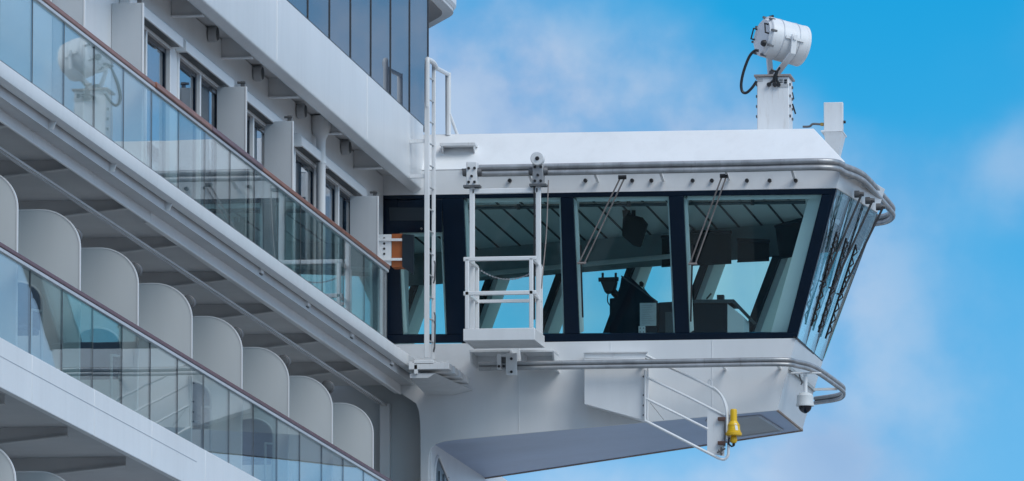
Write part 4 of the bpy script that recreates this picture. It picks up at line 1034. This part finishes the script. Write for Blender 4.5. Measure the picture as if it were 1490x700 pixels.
# roller blinds on the far windows
for (q, lb) in (([(1003, 338), (1064, 338), (1064, 383), (1003, 386)], 'dark roller blind half drawn at the far window, left of three'), ([(1073, 349), (1119, 351), (1119, 379), (1073, 381)], 'small dark roller blind half drawn at the far window, middle one'),
                ([(1128, 330), (1172, 318), (1166, 371), (1134, 376)], 'dark roller blind at the far window close to the raked end'), ([(963, 345), (992, 345), (992, 386), (963, 388)], 'dark roller blind beyond the middle window, cut by the mullion')):
    o = thing('roller_blind', lb, 'blind', far_pt(*q[0], -.45), 'dark roller blinds at the far windows')
    mb = MB(); mb.prism([far_pt(px, py, -.42) for px, py in q], fn*.006); mb.build('cloth', 'blind', o)
    mb = MB(); mb.tube([far_pt(q[0][0], q[0][1], -.42), far_pt(q[1][0], q[1][1], -.42)], .028, 8); mb.build('roller', 'intdark', o)
    mb = MB(); mb.tube([far_pt(q[3][0], q[3][1], -.42), far_pt(q[2][0], q[2][1], -.42)], .012, 6); mb.build('bottom_bar', 'intdark', o)
# horizontal sun-shade tube inside two near windows
for q, lb in ((((678, 303), (815, 301)), 'slim grey blind tube across the head of the window behind the gondola'), (((843, 299), (970, 297.5)), 'slim grey blind tube across the head of the middle window'), (((1002, 296.5), (1172, 294.5)), 'slim grey blind tube with clip across the head of the outboard window')):
    o = thing('blind_tube', lb, 'blind tube', W(*q[0], -.25), 'blind tubes at the near window heads')
    mb = MB(); mb.tube([W(*q[0], -.25), W(*q[1], -.25)], .022, 8); mb.build('tube', 'consoletop', o)
    mb = MB(); mb.tube([W(q[0][0], q[0][1] - 3.5, -.25), W(q[1][0], q[1][1] - 3.5, -.25)], .010, 6); mb.build('guide_wire', 'wiperpale', o)
    m_ = ((q[0][0] + q[1][0])/2 + 8, q[0][1] - 6)
    mb = MB(); mb.bar(W(*m_, -.2), W(m_[0], m_[1] + 8, -.2), .05, .05); mb.build('clip', 'black', o)

# ================================================================== SIDE LIGHT SCREEN beside the ladder
ss = thing('sidelight_screen', 'orange lined side light screen on a perforated white bracket behind the ladder', 'side light screen', U(575, 365, Y=-.9))
YQ = -1.0
def sp(px, py, Y=YQ): return U(px, py, Y=Y)
mb = MB(); q0_, q1_ = sp(550, 341), sp(569, 386); mb.box((q0_.x, YQ + .02, q1_.z), (q1_.x, YQ + .05, q0_.z)); bp_ = mb.build('bracket_plate', 'white_clean', ss, .004)
mb = MB()
for k in range(5):
    c = sp(559, 347 + 7.5*k, YQ + .019); mb.lathe(c, (0, -.006, 0), [(0, .016), (1, .016)], 10)
mb.build('hole', 'black', bp_)
mb = MB(); q0_, q1_ = sp(569.5, 340), sp(586, 388); mb.box((q0_.x, YQ + .03, q1_.z), (q1_.x, YQ + .30, q0_.z)); mb.build('lining', 'orange', ss, .004)
mb = MB(); mb.prism([sp(585, 340.5), sp(602.5, 341.5), sp(602, 400), sp(585, 388)], (0, .04, 0)); mb.build('screen_board', 'screen', ss, .004)
for py in (349, 377.5):
    mb = MB(); mb.bar(sp(549, py, YQ - .0), sp(585, py, YQ - .0), .03, .035); mb.build('support_rod', 'white_clean', ss, .004)

# ================================================================== BALCONY FURNITURE (lower balcony)
def chair(y, x, label):
    o = thing('balcony_chair', label, 'chair', (x, y, ZGB), 'chairs on the lower balcony')
    mb = MB(); mb.box((x - .26, y - .26, ZGB + .40), (x + .26, y + .26, ZGB + .46)); mb.build('seat', 'chair', o, .02)
    r_ = arc((x, y + .27, ZGB + .78), (.27, 0, 0), (0, 0, .2), 0, 180, 12)
    mb = MB(); mb.prism([(x + .27, y + .27, ZGB + .46)] + [(p_.x, p_.y, p_.z) for p_ in r_] + [(x - .27, y + .27, ZGB + .46)], (0, .03, 0)); mb.build('backrest', 'chair', o, .006)
    mb = MB(); mb.tube([(x + .28, y + .28, ZGB)] + [p_ + Vector((.0, .015, .0)) for p_ in r_] + [(x - .28, y + .28, ZGB)], .016, 8); mb.build('back_frame', 'grey_plate', o)
    for sx in (-1, 1):
        mb = MB(); mb.tube([(x + sx*.27, y - .25, ZGB), (x + sx*.27, y - .25, ZGB + .62), (x + sx*.27, y + .27, ZGB + .66)], .016, 8); mb.build('armrest', 'grey_plate', o)
for k, (y, x, lb) in enumerate(((-25.6, -.52, 'blue balcony chair behind the glass at the far left of the lower balcony'), (-21.2, -.50, 'blue balcony chair behind the glass, second counting from aft'), (-15.6, -.48, 'blue balcony chair with curved pale frame behind the glass near mid balcony'), (-11.2, -.48, 'blue balcony chair behind the glass, closest to the forward bulkhead'))):
    chair(y, x, lb)
for y, x, lb in ((-22.9, -.55, 'small round balcony table behind the glass, the one further aft'), (-13.1, -.55, 'small round balcony table behind the glass, nearer the forward bulkhead')):
    o = thing('balcony_table', lb, 'table', (x, y, ZGB), 'tables on the lower balcony')
    mb = MB(); mb.lathe((x, y, ZGB + .62), (0, 0, .03), [(0, .24), (.3, .26), (1, .26)], 28); mb.build('table_top', 'console', o)
    mb = MB(); mb.lathe((x, y, ZGB), (0, 0, .62), [(0, .2), (.04, .2), (.06, .03), (.95, .03), (1, .1)], 16); mb.build('pedestal', 'grey_plate', o)
# ================================================================== WORLD / SKY
w = bpy.data.worlds.new('World'); scene.world = w; w.use_nodes = True
t = w.node_tree; t.nodes.clear(); N = t.nodes.new; L = t.links.new
SUN_EL, SUN_AZ = rad(48), rad(128)     # azimuth from +Y clockwise: behind the camera, slightly outboard
tc = N('ShaderNodeTexCoord')
def VM(op, a, b=None, sc=None):
    n = N('ShaderNodeVectorMath'); n.operation = op
    for i, v in enumerate((a, b)):
        if v is None: continue
        if isinstance(v, (tuple, Vector)): n.inputs[i].default_value = v
        else: L(v, n.inputs[i])
    if sc is not None: n.inputs['Scale'].default_value = sc
    return n
def MM(op, a, b=None, clamp=False):
    n = N('ShaderNodeMath'); n.operation = op; n.use_clamp = clamp
    for i, v in enumerate((a, b)):
        if v is None: continue
        if isinstance(v, (int, float)): n.inputs[i].default_value = v
        else: L(v, n.inputs[i])
    return n.outputs[0]
def MR(v, a, b, c=0, d=1, mode='SMOOTHSTEP'):
    n = N('ShaderNodeMapRange'); n.interpolation_type = mode
    L(v, n.inputs['Value']); n.inputs['From Min'].default_value = a; n.inputs['From Max'].default_value = b
    n.inputs['To Min'].default_value = c; n.inputs['To Max'].default_value = d; return n.outputs[0]
def MXC(f, a, b, blend='MIX'):
    n = N('ShaderNodeMix'); n.data_type = 'RGBA'; n.blend_type = blend
    for s_, v in (('Factor', f), ('A', a), ('B', b)):
        if isinstance(v, (int, float)): n.inputs[s_].default_value = v
        elif isinstance(v, tuple): n.inputs[s_].default_value = (*v, 1)
        else: L(v, n.inputs[s_])
    return n.outputs['Result']
dirn = VM('NORMALIZE', tc.outputs['Generated']).outputs[0]
sky = N('ShaderNodeTexSky'); sky.sky_type = 'NISHITA'; sky.sun_disc = False; sky.sun_elevation = SUN_EL; sky.sun_rotation = SUN_AZ
sky.air_density = 1.0; sky.dust_density = .3; sky.ozone_density = 2.0
up_ = VM('NORMALIZE', VM('ADD', dirn, (0, 0, .28)).outputs[0]).outputs[0]
L(up_, sky.inputs['Vector'])
SKY_STR = .10
hs = N('ShaderNodeHueSaturation'); hs.inputs['Saturation'].default_value = 1.25; hs.inputs['Value'].default_value = 1.0; L(sky.outputs[0], hs.inputs['Color'])
blue = MXC(1.0, hs.outputs[0], (.11, 1.52, 1.46), 'MULTIPLY')
# clouds: broad soft banks at given bearings, broken by noise
nz = N('ShaderNodeTexNoise'); nz.inputs['Scale'].default_value = 26; nz.inputs['Detail'].default_value = 5; nz.inputs['Roughness'].default_value = .5; nz.inputs['Distortion'].default_value = .3
L(dirn, nz.inputs['Vector'])
nf = N('ShaderNodeTexNoise'); nf.inputs['Scale'].default_value = 75; nf.inputs['Detail'].default_value = 8; nf.inputs['Roughness'].default_value = .5
L(dirn, nf.inputs['Vector'])
nbg = N('ShaderNodeTexNoise'); nbg.inputs['Scale'].default_value = 3.2; nbg.inputs['Detail'].default_value = 6; L(dirn, nbg.inputs['Vector'])
warp = VM('SCALE', VM('SUBTRACT', nz.outputs['Color'], (.5, .5, .5)).outputs[0], None, .030).outputs[0]
dw = VM('ADD', dirn, warp).outputs[0]
def blob(px, py, rx, ry, amt):
    d = ray(px, py).normalized()
    v = VM('MULTIPLY', VM('SUBTRACT', dw, tuple(d)).outputs[0], (F/rx, 0.0, F/ry)).outputs[0]
    ln = VM('LENGTH', v).outputs['Value']
    return MM('MULTIPLY', MR(ln, 1.0, .0), amt)
acc = None
for bl in ((690, 90, 420, 300, .95), (930, 170, 360, 190, .6), (1090, 190, 230, 130, .35), (1260, 330, 240, 220, .5), (1215, 570, 330, 280, .72), (880, 690, 330, 110, .8), (1180, 680, 240, 90, .5), (1500, 255, 150, 120, .42), (560, 380, 420, 330, .45), (1090, 430, 150, 170, 1.0), (820, 440, 220, 130, .55), (3500, 300, 2200, 1700, 1.0), (2500, 500, 900, 700, .55)):
    v = blob(*bl); acc = v if acc is None else MM('ADD', acc, v)
cn = MM('ADD', MM('MULTIPLY', nz.outputs['Fac'], .55), MM('MULTIPLY', nf.outputs['Fac'], .45))
front = MM('MULTIPLY', acc, MR(cn, .40, .60, .42, 1.30, 'LINEAR'))
front = MM('MINIMUM', front, .93)
cd = ray(1050, 350).normalized()
away = MR(VM('DOT_PRODUCT', dirn, tuple(cd)).outputs['Value'], .985, .93)
bgc = MM('MULTIPLY', MR(nbg.outputs['Fac'], .36, .60), away)
mask = MM('MAXIMUM', front, MM('MULTIPLY', bgc, .92), True)
cfront = MXC(MR(nf.outputs['Fac'], .34, .66), (2.0, 3.2, 5.2), (3.3, 4.2, 5.6))
cfront = MXC(blob(1215, 665, 170, 120, .85), cfront, (1.75, 2.75, 4.6))
cwhite = MXC(blob(890, 700, 330, 90, 1.0), cfront, (4.6, 5.1, 6.0))
ccol = MXC(away, cwhite, (4.75, 4.7, 5.55))
sepz = N('ShaderNodeSeparateXYZ'); L(dirn, sepz.inputs[0])
hazy = MR(sepz.outputs['Z'], .165, .0, 0.0, .85)
final = MXC(hazy, MXC(mask, blue, ccol), (2.9, 4.5, 6.4))
bg = N('ShaderNodeBackground'); L(final, bg.inputs[0]); bg.inputs['Strength'].default_value = SKY_STR
o = N('ShaderNodeOutputWorld'); L(bg.outputs[0], o.inputs[0])

sun = bpy.data.lights.new('sun', 'SUN'); sun.energy = 1.5; sun.angle = rad(38); sun.color = (1, .97, .94)
so = bpy.data.objects.new('sun', sun); COL.objects.link(so)
sv = Vector((math.sin(SUN_AZ)*math.cos(SUN_EL), math.cos(SUN_AZ)*math.cos(SUN_EL), math.sin(SUN_EL)))
so.rotation_euler = (-sv).to_track_quat('-Z', 'Y').to_euler(); so.location = (20, -40, 60)

# ================================================================== CAMERA
cam = bpy.data.cameras.new('camera'); co = bpy.data.objects.new('camera', cam); COL.objects.link(co)
cam.sensor_fit = 'HORIZONTAL'; cam.sensor_width = 36; cam.lens = 36*F/1490; cam.clip_start = 1; cam.clip_end = 5000
right = Vector((Xc.x, Yc.x, Zc.x)); upv = Vector((Xc.y, Yc.y, Zc.y)); fwd = Vector((Xc.z, Yc.z, Zc.z))
co.matrix_world = Matrix(((right.x, upv.x, -fwd.x, CAM.x), (right.y, upv.y, -fwd.y, CAM.y), (right.z, upv.z, -fwd.z, CAM.z), (0, 0, 0, 1)))
scene.camera = co
scene.view_settings.view_transform = 'Standard'; scene.view_settings.look = 'None'
scene.view_settings.exposure = .48; scene.view_settings.gamma = 1
scene.render.engine = 'CYCLES'
scene.cycles.max_bounces = 10; scene.cycles.transparent_max_bounces = 24; scene.cycles.caustics_reflective = False; scene.cycles.caustics_refractive = False
